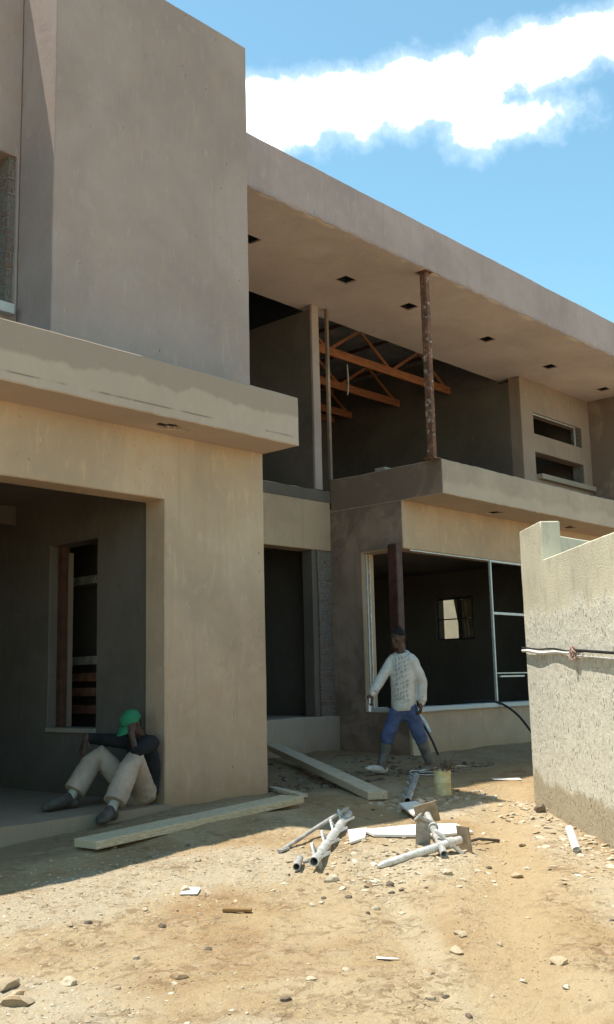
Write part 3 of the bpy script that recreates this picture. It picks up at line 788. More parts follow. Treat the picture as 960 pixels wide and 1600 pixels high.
# ------------------------------------------------------------------ scaffold standards with welded lugs
def standard(a, b, r, mat, label, cups=4, first=0.12, step=0.26, lug=0.10, phase=0.6):
    a, b = Vector(a), Vector(b); d = (b - a).normalized(); L = (b - a).length
    root = empty('scaffold_tube', tuple(a)); tag(root, label, 'scaffold tube')
    bm = bmesh.new(); pipe_bm(bm, a, b, r, r * 0.80); from_bm('tube', bm, mat, root)
    sd = d.cross(Vector((0, 0, 1))).normalized(); up = sd.cross(d)
    for c in range(cups):
        s = first + step * c
        if s > L - 0.03: break
        p = a + d * s
        for q in range(4):
            ang = phase + q * math.pi / 2
            o = sd * math.cos(ang) + up * math.sin(ang)
            if p.z + o.z * (r + lug * 0.8) < gh(p.x, p.y) - 0.01: ln = lug * 0.35
            else: ln = lug
            bm = bmesh.new()
            t = o.cross(d)
            # V-pressing: two thin plates meeting at the outer tip
            for sgn in (-1, 1):
                p0 = p + o * r * 0.9 + d * sgn * 0.052; p1 = p + o * (r + ln) + d * sgn * 0.010
                box_bm(bm, (p0 + p1) / 2, ((p1 - p0).length + 0.008, 0.016, 0.007), Matrix((( (p1 - p0).normalized()), t, (p1 - p0).normalized().cross(t))).transposed().to_4x4())
            from_bm('lug', bm, mat, root, True, 30)
    return root
def gp(x, y, h): return (x, y, gh(x, y) + h)
standard(gp(5.42, 4.96, 0.075), gp(6.93, 5.93, 0.065), 0.034, M['galv'], 'grey steel scaffold tube with lugs lying left in the sun', 4, 0.13, 0.44, 0.065, 0.35)
standard(gp(5.33, 5.04, 0.04), gp(5.50, 5.17, 0.04), 0.026, M['galv_dull'], 'short dull steel tube end lying tight beside the lugged tube', 0)
standard(gp(7.86, 6.00, 0.055), gp(9.45, 7.08, 0.06), 0.034, M['galv_dull'], 'scaffold tube with lugs half in shade beside the walking man', 4, 0.14, 0.46, 0.035, 0.9)
ro = empty('steel_rod', gp(5.65, 5.49, 0.02)); tag(ro, 'slim pale steel rod leaning on the lugged scaffold tube', 'rod')
bm = bmesh.new(); tube(bm, [gp(5.64, 5.50, 0.014), (6.2, 5.65, gh(6.2, 5.65) + 0.07), (6.80, 5.83, gh(6.8, 5.83) + 0.135)], [0.016] * 3, 10); from_bm('bar', bm, M['galv_dull'], ro)
bm = bmesh.new(); box_bm(bm, (5.69, 5.51, gh(5.69, 5.51) + 0.018), (0.12, 0.045, 0.014), Matrix.Rotation(0.27, 4, 'Z')); from_bm('flat_tip', bm, M['galv_dull'], ro)

# ------------------------------------------------------------------ base jacks
def frame_from(d):
    d = d.normalized(); s = d.cross(Vector((0, 0, 1)));
    if s.length < 1e-3: s = Vector((1, 0, 0))
    s.normalize(); u = s.cross(d)
    return Matrix((d, s, u)).transposed().to_4x4()
jk = empty('base_jack', gp(6.1, 4.65, 0)); tag(jk, 'white dusted base jack lying with its square plate upright', 'base jack')
ja, jb = Vector(gp(5.85, 4.75, 0.02)), Vector(gp(6.60, 4.56, 0.085))
bm = bmesh.new(); tube(bm, [ja, ja.lerp(jb, .08), ja.lerp(jb, .5), jb], [0.012, 0.027, 0.029, 0.029], 14)
for i in range(18):
    q = ja.lerp(jb, 0.4 + 0.03 * i); d = (jb - ja).normalized(); tube(bm, [q - d * 0.005, q, q + d * 0.005], [0.028, 0.033, 0.028], 12)
from_bm('threaded_tube', bm, M['galv'], jk)
d = (jb - ja).normalized()
bm = bmesh.new(); box_bm(bm, jb + d * 0.04 + Vector((0, 0, -0.01)), (0.012, 0.14, 0.20), frame_from(d), 0.003); from_bm('base_plate', bm, M['cardboard'], jk)
q = ja.lerp(jb, 0.86)
bm = bmesh.new(); tube(bm, [q + Vector((-0.05, 0.075, 0.085)), q + Vector((0.055, -0.075, -0.075))], [0.016, 0.016], 10, round_cap=True); tube(bm, [q - d * 0.03, q + d * 0.03], [0.042, 0.042], 14); from_bm('wing_nut', bm, M['galv'], jk)
j2 = empty('base_jack', gp(6.7, 4.9, 0)); tag(j2, 'rusty brown base jack with tilted plate propped over the white jack', 'base jack')
ja, jb = Vector(gp(6.33, 4.52, 0.03)), Vector(gp(6.80, 5.00, 0.19))
d = (jb - ja).normalized()
bm = bmesh.new(); pipe_bm(bm, ja, jb, 0.027, 0.021); from_bm('tube', bm, M['galv_dull'], j2)
bm = bmesh.new(); box_bm(bm, jb + d * 0.02, (0.012, 0.185, 0.17), frame_from(d) @ Matrix.Rotation(0.25, 4, 'X'), 0.003); from_bm('base_plate', bm, M['cardboard'], j2)
q = ja.lerp(jb, 0.66)
bm = bmesh.new(); tube(bm, [q - d * 0.025, q + d * 0.025], [0.042, 0.042], 14)
tube(bm, [q + Vector((-0.085, 0.06, 0.09)), q + Vector((0.0, 0.0, 0.03))], [0.012, 0.014], 8, round_cap=True); tube(bm, [q + Vector((-0.105, 0.085, 0.06)), q + Vector((-0.075, 0.05, 0.1))], [0.011, 0.011], 8, round_cap=True)
from_bm('handle_nut', bm, M['galv_dull'], j2)
s3 = bmesh.new(); a = Vector(gp(6.60, 4.90, 0.08)); box_bm(s3, a, (0.115, 0.012, 0.17), Matrix.Rotation(-0.75, 4, 'Z') @ Matrix.Rotation(0.28, 4, 'X'), 0.003)
o = from_bm('steel_plate', s3, M['steel_plate'], None, True, 30); tag(o, 'square grey steel plate standing on edge below the brown jack plate', 'steel plate')
rb = bmesh.new(); tube(rb, [gp(6.72, 4.68, 0.02), gp(7.0, 4.66, 0.035), gp(7.28, 4.66, 0.012)], [0.011] * 3, 8)
o = from_bm('steel_bar', rb, M['dark_steel'], None); tag(o, 'dark reinforcing bar on the ground behind the upright jack plate', 'bar')

# white boards
def slab_poly(name, pts, th, mat, label, cat, lift=-0.006):
    bm = bmesh.new()
    z = max(gh(x, y) for x, y in pts) + lift
    zz = [gh(x, y) + lift + 0.012 for x, y in pts]
    lo = [bm.verts.new((x, y, z_)) for (x, y), z_ in zip(pts, zz)]; hi = [bm.verts.new((x, y, z_ + th)) for (x, y), z_ in zip(pts, zz)]
    n = len(pts); bm.faces.new(lo[::-1]); bm.faces.new(hi)
    for i in range(n): bm.faces.new((lo[i], lo[(i + 1) % n], hi[(i + 1) % n], hi[i]))
    bmesh.ops.recalc_face_normals(bm, faces=bm.faces)
    bmesh.ops.bevel(bm, geom=list(bm.edges), offset=0.003, segments=1, affect='EDGES', clamp_overlap=True)
    return tag(from_bm(name, bm, mat, None, True, 30), label, cat)
slab_poly('white_board', [(6.60, 5.50), (6.47, 5.28), (6.86, 5.02), (7.28, 4.90), (7.50, 5.22), (7.16, 5.38)], 0.022, M['white_board'], 'long white board lying behind the base jacks', 'board')
slab_poly('white_board', [(6.53, 5.60), (6.17, 5.27), (6.35, 5.27), (6.69, 5.53)], 0.02, M['white_board'], 'small white board scrap between lugged tube and long board', 'board')
slab_poly('white_board', [(7.66, 5.95), (7.90, 5.93), (7.66, 5.60), (7.36, 5.56)], 0.022, M['white_board'], 'white board piece under the end of the shaded scaffold tube', 'board', 0.03)
slab_poly('paper_scrap', [(10.06, 6.50), (10.42, 6.36), (10.35, 6.28), (9.98, 6.42)], 0.01, M['white_board'], 'flat white scrap on the shadow edge near the wall pier', 'scrap')
slab_poly('paper_scrap', [(4.55, 5.30), (4.62, 5.22), (4.52, 5.14), (4.44, 5.22)], 0.008, M['white_board'], 'white tile scrap on the pale gravel patch at left', 'scrap')
slab_poly('paper_scrap', [(4.30, 3.52), (4.37, 3.43), (4.36, 3.42), (4.28, 3.50)], 0.006, M['white_board'], 'thin white splinter on the brown sand in the foreground', 'scrap')
bm = bmesh.new(); pipe_bm(bm, gp(7.22, 3.95, 0.028), (7.33, 4.06, gh(7.33, 4.06) + 0.145), 0.030, 0.025)
o = from_bm('pipe_stub', bm, M['pvc'], None); tag(o, 'short white plastic pipe stub leaning at the foot of the roughcast wall', 'pipe')

# tin with twigs
tin = empty('tin_can', gp(8.78, 6.25, 0)); tag(tin, 'pale yellow tin can holding a clump of twigs', 'tin can')
z0 = gh(8.78, 6.25)
bm = bmesh.new()
pr = [(0.085, 0.0), (0.087, 0.015), (0.085, 0.03), (0.085, 0.12), (0.088, 0.125), (0.085, 0.13), (0.085, 0.235), (0.089, 0.245), (0.083, 0.245), (0.080, 0.18), (0.0, 0.18)]
pr = [(r_, h_) for r_, h_ in pr]
rings = [[bm.verts.new((8.78 + r_ * math.cos(a * 2 * math.pi / 24), 6.25 + r_ * math.sin(a * 2 * math.pi / 24), z0 + h_)) for a in range(24)] for r_, h_ in pr[:-1]]
for r0, r1 in zip(rings[:-1], rings[1:]):
    for kx in range(24): bm.faces.new((r0[kx], r0[(kx + 1) % 24], r1[(kx + 1) % 24], r1[kx]))
bm.faces.new(rings[-1])
from_bm('can', bm, M['tin'], tin)
tw = empty('twig_clump', (8.78, 6.25, z0 + 0.18)); tag(tw, 'dry brown twigs and leaf stuck in the yellow tin', 'twigs')
bm = bmesh.new()
r2 = random.Random(3)
for i in range(22):
    a = r2.uniform(0, 6.28); l = r2.uniform(0.12, 0.26); sp_ = r2.uniform(0.03, 0.14)
    b0 = Vector((8.78 + 0.05 * math.cos(a), 6.25 + 0.05 * math.sin(a), z0 + 0.185))
    m_ = b0 + Vector((math.cos(a) * sp_ * .5, math.sin(a) * sp_ * .5, l * .6)); e_ = b0 + Vector((math.cos(a) * sp_ * 1.4, math.sin(a) * sp_ * 1.4, l * r2.uniform(.5, .95)))
    tube(bm, [b0, m_, e_], [0.004, 0.003, 0.002], 6)
from_bm('twig', bm, M['twig'], tw)
bm = bmesh.new(); tube(bm, [(8.82, 6.17, z0 + 0.27), (8.86, 6.10, z0 + 0.29), (8.92, 6.03, z0 + 0.285)], [(0.01, 0.004), (0.05, 0.008), (0.012, 0.004)], 10, axis=(1, 1, 0)); from_bm('leaf', bm, M['stone_pale'], tw)

# black hose over the sill, digging bar against the wall
bm = bmesh.new()
hp = [(14.1, 9.6, 0.74), (14.22, 9.35, 0.76), (14.32, 9.14, 0.745), (14.48, 9.04, 0.68), (14.58, 8.86, 0.52), (14.60, 8.66, 0.28), (14.62, 8.52, 0.08), (14.75, 8.40, 0.08), (15.1, 8.35, 0.075)]
def spline(pts, n=5):
    P = [Vector(p) for p in pts]; P = [P[0]] + P + [P[-1]]; out = []
    for i in range(1, len(P) - 2):
        for j in range(n):
            t = j / n
            out.append(0.5 * ((2 * P[i]) + (P[i + 1] - P[i - 1]) * t + (2 * P[i - 1] - 5 * P[i] + 4 * P[i + 1] - P[i + 2]) * t * t + (3 * P[i] - P[i - 1] - 3 * P[i + 1] + P[i + 2]) * t ** 3))
    out.append(P[-2]); return out
hs = spline(hp); tube(bm, hs, [0.019] * len(hs), 10)
o = from_bm('hose', bm, M['hose'], None); tag(o, 'black hose hanging over the white window sill down to the ground', 'hose')
tl = empty('digging_tool', (12.2, 8.8, 0)); tag(tl, 'long handled tool with pale metal end leaning on the wall behind the walking man', 'tool')
bm = bmesh.new(); hs = spline([(12.20, 8.74, 0.06), (12.24, 8.88, 0.28), (12.20, 9.02, 0.52), (12.05, 9.10, 0.66)]); tube(bm, hs, [0.016] * len(hs), 8); from_bm('handle', bm, M['hose'], tl)
bm = bmesh.new(); hs = spline([(12.30, 8.93, 0.36), (12.30, 9.03, 0.54), (12.20, 9.10, 0.65)]); tube(bm, hs, [(0.028, 0.01)] * len(hs), 8, axis=(1, 0, 0)); from_bm('blade', bm, M['galv'], tl)
bm = bmesh.new(); pz = gh(6, 6)
# tangle of thin wire on the ground behind the walking man
r3 = random.Random(5)
pts = [Vector((9.95 + r3.uniform(-.25, .3), 7.25 + r3.uniform(-.2, .2), 0.02 + gh(9.95, 7.25) + r3.uniform(0, .06))) for _ in range(12)]
hs = spline(pts, 6); tube(bm, hs, [0.005] * len(hs), 6)
o = from_bm('wire_tangle', bm, M['galv'], None); tag(o, 'loose tangle of thin wire on the shaded ground at the walking man\'s heel', 'wire')

# ------------------------------------------------------------------ stones, chips, rubble
def stone_bm(bm, c, r, seed, flat=0.6, sub=2):
    rr = random.Random(seed)
    v0 = bmesh.ops.create_icosphere(bm, subdivisions=sub, radius=1.0)['verts']
    off = Vector((rr.uniform(-50, 50), rr.uniform(-50, 50), rr.uniform(-50, 50)))
    planes = [(Vector((rr.gauss(0, 1), rr.gauss(0, 1), rr.gauss(0, 1))).normalized(), rr.uniform(0.5, 0.82)) for _ in range(8)]
    sx, sy = rr.uniform(0.8, 1.35), rr.uniform(0.65, 1.0); rot = Matrix.Rotation(rr.uniform(0, 6.28), 3, 'Z')
    for v in v0:
        p = v.co.copy()
        for n_, d_ in planes:
            ex = p.dot(n_) - d_
            if ex > 0: p -= n_ * ex * 0.97
        p *= 1 + 0.22 * noise.noise(p * 1.8 + off)
        p = rot @ Vector((p.x * sx, p.y * sy, p.z * flat))
        v.co = Vector(c) + p * r
    return v0
def stone(x, y, r, mat, label, group=None, seed=0, flat=0.6, cat='stone'):
    bm = bmesh.new(); stone_bm(bm, (0, 0, 0), r, seed, flat)
    me = bpy.data.meshes.new('stone'); bm.to_mesh(me); bm.free()
    me.polygons.foreach_set("use_smooth", [True] * len(me.polygons)); me.set_sharp_from_angle(angle=R(28))
    me.materials.append(mat)
    o = bpy.data.objects.new('stone', me); COL.objects.link(o)
    o.location = (x, y, gh(x, y) + r * flat * 0.30)
    tag(o, label, cat, group)
    return o
PALE, MIX, DARK = M['stone_pale'], M['stone_mixed'], M['stone_dark']
named = [
    (3.04, 4.40, .048, PALE, 'bright white stone alone on the sand at lower left'),
    (3.434, 4.042, .050, MIX, 'broad tan stone at lower left, right of the bright white stone'),
    (4.517, 5.252, .042, PALE, 'pale stone touching the white tile scrap on the gravel patch'),
    (4.0, 4.849, .032, DARK, 'dark round stone just left of the brown wooden offcut'),
    (3.749, 5.225, .030, DARK, 'small dark stone in the open sun close to the left shadow edge'),
    (2.80, 4.56, .075, PALE, 'largest pale stone in the pile of three at the left edge'),
    (2.77, 4.40, .050, MIX, 'middle brown stone in the pile of three at the left edge'),
    (2.71, 4.30, .065, MIX, 'nearest brown stone in the pile of three at the left edge'),
    (4.309, 3.208, .042, MIX, 'flat grey brown stone on the pale wheel track'),
    (4.644, 3.269, .040, MIX, 'rugged brown clod between the two pale tracks'),
    (3.929, 2.713, .026, DARK, 'small near black stone at the bottom of the picture'),
    (4.825, 2.78, .050, MIX, 'rounded tan stone on the right of the wide pale track'),
    (3.512, 3.402, .024, DARK, 'dark angular stone at bottom, left of the pale wheel track'),
    (5.362, 4.74, .050, PALE, 'chunky pale stone just in front of the lugged scaffold tube end'),
    (5.579, 4.425, .046, DARK, 'dark hollow lump in front of the white base jack'),
    (6.333, 3.923, .046, MIX, 'flat tan stone in the middle of the path near the wall'),
    (5.927, 4.208, .040, PALE, 'pale stone on the gravel in front of the jack plates'),
    (4.574, 5.836, .036, PALE, 'white stone sitting on the shadow edge below the flat plank'),
    (8.05, 6.0, .075, PALE, 'large pale stone beside the sunlit end of the shaded scaffold tube'),
    (8.55, 5.02, .10, DARK, 'dark brown brick lump against the foot of the wall pier'),
    (5.85, 5.32, .065, MIX, 'brown lump under the small white board scrap'),
]
for i, (x, y, r_, m_, lb) in enumerate(named): stone(x, y, r_, m_, lb, None, 100 + i, rnd.uniform(.5, .75))
def on_free(x, y):
    return y < 6.55 + 0.0 and (Vector((x, y, 0)) - WALL_A).dot(WALL_N) > 0.06
cnt = 0
while cnt < 46:
    x, y = rnd.uniform(2.2, 8.6), rnd.uniform(1.9, 6.0)
    if not on_free(x, y): continue
    cnt += 1
    stone(x, y, rnd.uniform(.016, .030), PALE, 'small pale pebble lying loose on the sunlit sand', 'loose pale pebbles on the sand', 300 + cnt, rnd.uniform(.45, .7), 'pebble')
cnt = 0
while cnt < 26:
    x, y = rnd.uniform(2.2, 8.6), rnd.uniform(1.9, 6.2)
    if not on_free(x, y): continue
    cnt += 1
    stone(x, y, rnd.uniform(.014, .026), DARK, 'small dark pebble lying loose on the sunlit sand', 'loose dark pebbles on the sand', 400 + cnt, rnd.uniform(.45, .7), 'pebble')

def scatter(name, label, count, pts_fn, rmin, rmax, mat, seed, flat=(.3, .7), sub=1):
    rr = random.Random(seed); V, F = [], []
    protos = []
    for i in range(10):
        bm = bmesh.new(); stone_bm(bm, (0, 0, 0), 1.0, seed * 31 + i, rr.uniform(*flat), sub)
        bm.verts.ensure_lookup_table()
        protos.append(([v.co.copy() for v in bm.verts], [[v.index for v in f.verts] for f in bm.faces])); bm.free()
    for _ in range(count):
        x, y = pts_fn(rr); r_ = rmin + (rmax - rmin) * rr.random() ** 2.6
        pv, pf = rr.choice(protos); rot = Matrix.Rotation(rr.uniform(0, 6.28), 3, 'Z') @ Matrix.Rotation(rr.gauss(0, .25), 3, 'X')
        z = gh(x, y) + r_ * 0.02; b0 = len(V)
        V += [tuple((rot @ v) * r_ + Vector((x, y, z))) for v in pv]; F += [[i + b0 for i in f] for f in pf]
    me = bpy.data.meshes.new(name); me.from_pydata(V, [], F)
    me.polygons.foreach_set("use_smooth", [False] * len(F))
    o = link(name, me, mat); tag(o, label, None, None, 'stuff'); return o
def open_sand(rr):
    while True:
        x, y = rr.uniform(1.9, 9.2), rr.uniform(1.6, 7.6)
        if not on_free(x, y): continue
        if noise.noise(Vector((x, y, 0)) * 0.9) + rr.uniform(-.5, .5) > -0.05: return x, y
scatter('gravel', 'fine mixed gravel strewn over the sandy ground', 8500, open_sand, .002, .011, MIX, 11)
def strip_left(rr):
    while True:
        x, y = rr.gauss(4.2, 1.2), rr.gauss(5.75, .45)
        if 2 < x < 7.5 and y < 6.6: return x, y
scatter('crushed_stone', 'pale crushed stone spread below the flat plank', 2400, strip_left, .004, .016, PALE, 12)
def wall_foot(rr):
    while True:
        s = rr.uniform(-0.25, 4.5); t = abs(rr.gauss(0.02, .26)) + 0.02
        q = WALL_A - WALL_D * s + WALL_N * t
        return q.x, q.y
scatter('rubble', 'pale plaster rubble heaped along the foot of the roughcast wall', 950, wall_foot, .005, .042, PALE, 13, (.25, .55), 2)
def jacks(rr): return rr.gauss(6.1, .55), rr.gauss(4.75, .35)
scatter('stone_chips', 'pale stone chips around the scaffold jacks', 750, jacks, .004, .032, PALE, 14, (.25, .5), 2)
def lowleft(rr): return rr.gauss(2.6, .5), rr.gauss(3.9, .7)
scatter('gravel', 'pale gravel at the lower left corner', 900, lowleft, .004, .018, PALE, 15)
def shade_edge(rr): return rr.uniform(7.6, 9.3), rr.gauss(6.05, .13)
scatter('stone_chips', 'pale chips along the shadow edge by the yellow tin', 300, shade_edge, .006, .045, PALE, 16, (.3, .6), 2)
def shade_rubble(rr):
    while True:
        x, y = rr.uniform(7.75, 11.8), 7.4 + abs(rr.gauss(0, 1.2))
        if y < 10.3: return x, y
scatter('rubble', 'brown clods and broken brick on the shaded soil by the doorway', 700, shade_rubble, .006, .06, M['stone_dark'], 17, (.35, .7), 2)

# ------------------------------------------------------------------ people
def skin_mat(name, c, rough=0.55): return simple(name, c, 0.15, 12, rough, bump=0.08, spec=0.4)
M['skin'] = skin_mat('dark_skin', (0.075, 0.040, 0.026))
M['hair'] = simple('short_black_hair', (0.012, 0.010, 0.009), 0.3, 60, 0.9, bump=0.6)
M['denim'] = simple('blue_work_trousers', (0.07, 0.098, 0.20), 0.22, 6, 0.95, bump=0.25)
M['khaki'] = simple('dusty_khaki_trousers', (0.39, 0.295, 0.225), 0.16, 5, 0.95, bump=0.35)
M['boot'] = simple('grey_gumboot', (0.13, 0.125, 0.115), 0.35, 7, 0.6, bump=0.1)
M['boot_toe'] = simple('dusty_pale_toe', (0.50, 0.48, 0.45), 0.2, 8, 0.7, bump=0.1)
M['black_shirt'] = simple('black_shirt', (0.016, 0.016, 0.018), 0.3, 6, 0.95, bump=0.25)
M['blue_shirt'] = simple('blue_undershirt', (0.05, 0.08, 0.32), 0.2, 6, 0.9)
M['green_cap'] = simple('green_cap', (0.022, 0.165, 0.08), 0.12, 14, 0.85, bump=0.15)
M['shoe'] = simple('dusty_dark_shoe', (0.085, 0.07, 0.058), 0.4, 9, 0.75, bump=0.2)
M['sock'] = simple('pale_sock', (0.42, 0.39, 0.33), 0.15, 10, 0.95)
def sweater_mat():
    m, nt, b = new_mat('cream_cable_knit'); k = NT(nt)
    tc = k.n('ShaderNodeUVMap'); s = k.n('ShaderNodeSeparateXYZ'); k.l(tc.outputs[0], s.inputs[0])
    u, v = s.outputs[0], s.outputs[1]          # u across the chest (m), v height (m)
    base = k.mix(k.ramp(k.noise(k.pos(), 7, 4), .35, .65), (0.56, 0.53, 0.49), (0.68, 0.65, 0.60))
    u = k.math('ADD', u, k.math('MULTIPLY', k.math('SUBTRACT', k.noise(k.pos(), 11, 3), 5e-1), .09)); v = k.math('ADD', v, k.math('MULTIPLY', k.math('SUBTRACT', k.noise(k.pos((1,1,1.7)), 13, 3), .5), .09))
    a = k.math('SINE', k.math('MULTIPLY', k.math('ADD', u, k.math('MULTIPLY', v, 0.9)), 62))
    c_ = k.math('SINE', k.math('MULTIPLY', k.math('SUBTRACT', u, k.math('MULTIPLY', v, 0.45)), 105))
    diam = k.ramp(k.math('MULTIPLY', a, c_), -0.05, 0.75)
    panel = k.math('MULTIPLY', k.ramp(k.math('ABSOLUTE', u), 0.105, 0.07), k.ramp(k.math('ADD', v, k.math('MULTIPLY', k.noise(k.pos(), 9, 2), .05)), -0.36, -0.31))
    knit = k.math('MULTIPLY', diam, panel)
    base = k.mix(k.math('MULTIPLY', knit, 0.48), base, (0.22, 0.185, 0.155))
    k.l(base, b.inputs['Base Color'])
    h = k.math('SUBTRACT', k.noise(k.pos(), 110, 2), k.math('MULTIPLY', knit, 1.6))
    k.l(k.bump(h, 0.7, 0.012), b.inputs['Normal']); b.inputs['Roughness'].default_value = 1.0
    return m
M['sweater'] = sweater_mat()

def fuse(name, bm, mat, parent, voxel=0.009, smooth=4, wrinkle=0.0, wscale=9.0):
    """union of closed lofts -> one continuous smooth surface"""
    bmesh.ops.recalc_face_normals(bm, faces=bm.faces)
    me = bpy.data.meshes.new(name); bm.to_mesh(me); bm.free()
    o = bpy.data.objects.new(name, me); COL.objects.link(o)
    md = o.modifiers.new('r', 'REMESH'); md.mode = 'VOXEL'; md.voxel_size = voxel
    if smooth:
        ms = o.modifiers.new('s', 'SMOOTH'); ms.iterations = smooth; ms.factor = 0.5
    dg = bpy.context.evaluated_depsgraph_get()
    me2 = bpy.data.meshes.new_from_object(o.evaluated_get(dg))
    bpy.data.objects.remove(o); bpy.data.meshes.remove(me)
    if wrinkle:
        me2.update()
        for v in me2.vertices:
            p = v.co
            w_ = noise.noise(Vector((p.x * wscale, p.y * wscale, p.z * wscale * 1.6))) + 0.5 * noise.noise(p * wscale * 2.3)
            v.co = p + v.normal * w_ * wrinkle
    me2.polygons.foreach_set("use_smooth", [True] * len(me2.polygons))
    me2.name = name
    return link(name, me2, mat, parent)

def V3(*a): return Vector(a)
def hand(bm, wrist, direction, palm_n, thumb_side, size=1.0, curl=0.5):
    """palm, four unequal bent fingers, thumb from the side of the palm"""
    d = Vector(direction).normalized(); n = Vector(palm_n); n = (n - d * n.dot(d)).normalized(); s = d.cross(n)
    if s.dot(Vector(thumb_side)) < 0: s = -s
    w = Vector(wrist); S = size
    tube(bm, [w - d * .02, w + d * .03 * S, w + d * .065 * S, w + d * .095 * S], [(.026, .022), (.036, .017), (.042, .016), (.040, .014)], 12, axis=s, round_cap=True)
    for i, (off, ln) in enumerate(((.030, .072), (.010, .082), (-.011, .076), (-.031, .060))):
        b0 = w + d * .085 * S + s * off * S; dir_ = d.copy(); pts = [b0]
        for sgm, f in enumerate((.45, .32, .26)):
            ang = curl * (0.45 + 0.55 * sgm) ; dd = (d * math.cos(ang) + n * math.sin(ang))
            pts.append(pts[-1] + dd * ln * f * S)
        tube(bm, pts, [.0098, .0094, .0088, .0078], 8, round_cap=True)
    tb = w + d * .03 * S + s * .030 * S
    tube(bm, [tb, tb + (s * .8 + d * .6).normalized() * .035, tb + (s * .8 + d * .6).normalized() * .035 + (d * .9 + n * .4).normalized() * .035], [.0125, .0115, .0095], 8, round_cap=True)

def head(bm, c, up, fwd, S=1.0):
    """skull, jaw, nose, lips, brow, ears; c = head centre"""
    up = Vector(up).normalized(); f = Vector(fwd); f = (f - up * f.dot(up)).normalized(); l = up.cross(f)
    c = Vector(c)
    P = lambda a, b_, h: c + f * a * S + l * b_ * S + up * h * S
    rows = [(-.115, .018, .030, .035), (-.095, .040, .048, .028), (-.06, .058, .076, .010), (-.02, .066, .090, .0), (.02, .071, .096, -.004), (.06, .070, .094, -.008), (.086, .060, .081, -.010), (.106, .042, .056, -.010), (.118, .016, .021, -.010)]
    tube(bm, [P(o_, 0, h) for h, a, b_, o_ in rows], [(a * S, b_ * S) for h, a, b_, o_ in rows], 18, axis=l)
    tube(bm, [P(.088, 0, .012), P(.104, 0, -.018), P(.108, 0, -.034), P(.088, 0, -.042)], [.008 * S, .011 * S, .016 * S, .012 * S], 10, round_cap=True)
    for sg in (-1, 1):
        tube(bm, [P(.098, 0, -.034), P(.092, sg * .016, -.036)], [.010 * S, .008 * S], 8, round_cap=True)
        tube(bm, [P(.090, sg * .014, .026), P(.080, sg * .045, .026)], [.010 * S, .009 * S], 8, round_cap=True)
        tube(bm, [P(-.004, sg * .068, .022), P(-.012, sg * .078, .004), P(-.004, sg * .070, -.026)], [(.010 * S, .016 * S), (.010 * S, .019 * S), (.007 * S, .012 * S)], 10, axis=l, round_cap=True)
        tube(bm, [P(.072, sg * .034, -.008), P(.058, sg * .050, -.022)], [.018 * S, .016 * S], 8, round_cap=True)
    tube(bm, [P(.088, -.022, -.066), P(.097, 0, -.064), P(.088, .022, -.066)], [.007 * S, .0095 * S, .007 * S], 8, round_cap=True)
    tube(bm, [P(.084, -.020, -.078), P(.093, 0, -.078), P(.084, .020, -.078)], [.007 * S, .0105 * S, .007 * S], 8, round_cap=True)
    tube(bm, [P(.070, -.012, -.104), P(.070, .012, -.104)], [.018 * S, .018 * S], 8, round_cap=True)
    return P
def eyes(P, parent, S=1.0):
    bm = bmesh.new()
    for sg in (-1, 1):
        v = bmesh.ops.create_uvsphere(bm, u_segments=10, v_segments=8, radius=.0125 * S)['verts']
        bmesh.ops.translate(bm, verts=v, vec=P(.078, sg * .031, .008))
    return from_bm('eyes', bm, M['eye'], parent)
M['eye'] = simple('dark_eyes', (0.10, 0.08, 0.07), 0.3, 30, 0.25, bump=0)

# ---- walking man --------------------------------------------------
wm = empty('person', (10.1, 7.76, 0))
tag(wm, 'walking man in cream cable knit sweater, blue trousers and grey gumboots', 'person')
F = V3(-.97, -.24, 0).normalized(); Lf = V3(.24, -.97, 0).normalized()
hipc = V3(10.13, 7.73, .90)
hR, hL = hipc - Lf * .060 + V3(0, 0, -.10), hipc + Lf * .060 + V3(0, 0, -.10)
kR, aR = V3(9.955, 7.855, .475), V3(9.905, 7.925, .110)
kL, aL = V3(10.255, 7.615, .47), V3(10.43, 7.60, .12)
toeR, toeL = V3(9.70, 7.945, .085), V3(10.22, 7.585, .03)
neck, chest, waist = V3(10.105, 7.735, 1.475), V3(10.125, 7.73, 1.25), V3(10.135, 7.73, 1.02)
sR, sL = V3(10.088, 7.862, 1.352), V3(10.155, 7.600, 1.352)
eR, wR = V3(9.915, 7.90, 1.13), V3(9.735, 7.90, .96)
eL, wL = V3(10.255, 7.535, 1.09), V3(10.215, 7.525, .84)
hc = V3(10.075, 7.735, 1.618); hf = V3(-1.0, .12, -.12)
bm = bmesh.new()
P = head(bm, hc, V3(-.06, 0, 1), hf, 1.0)
tube(bm, [chest + V3(0, 0, .12), neck, hc + V3(.01, 0, -.06)], [.062, .056, .052], 14)
tube(bm, [hipc, waist, chest, chest + V3(0, 0, .13)], [(.15, .10), (.13, .09), (.16, .10), (.13, .075)], 16, axis=Lf, round_cap=True)
for a, b_, c_ in ((hR, kR, aR), (hL, kL, aL)): tube(bm, [a, b_, c_], [.075, .052, .038], 12, round_cap=True)
for a, t in ((aR, toeR), (aL, toeL)): tube(bm, [a, a.lerp(t, .5) + V3(0, 0, -.02), t], [.04, .036, .028], 10, round_cap=True)
for s_, e_, w_ in ((sR, eR, wR), (sL, eL, wL)): tube(bm, [chest + V3(0, 0, .12), s_, e_, w_], [.05, .05, .038, .026], 12, round_cap=True)
hand(bm, wR, V3(-.35, .05, -.9), V3(-.2, -.9, 0), V3(-1, 0, 0), 1.0, .7)
hand(bm, wL, V3(-.30, .02, -.95), V3(-.3, .9, 0), V3(-1, 0, 0), 1.0, .6)
fuse('body', bm, M['skin'], wm, .0065, 2)
eyes(P, wm)
bm = bmesh.new()
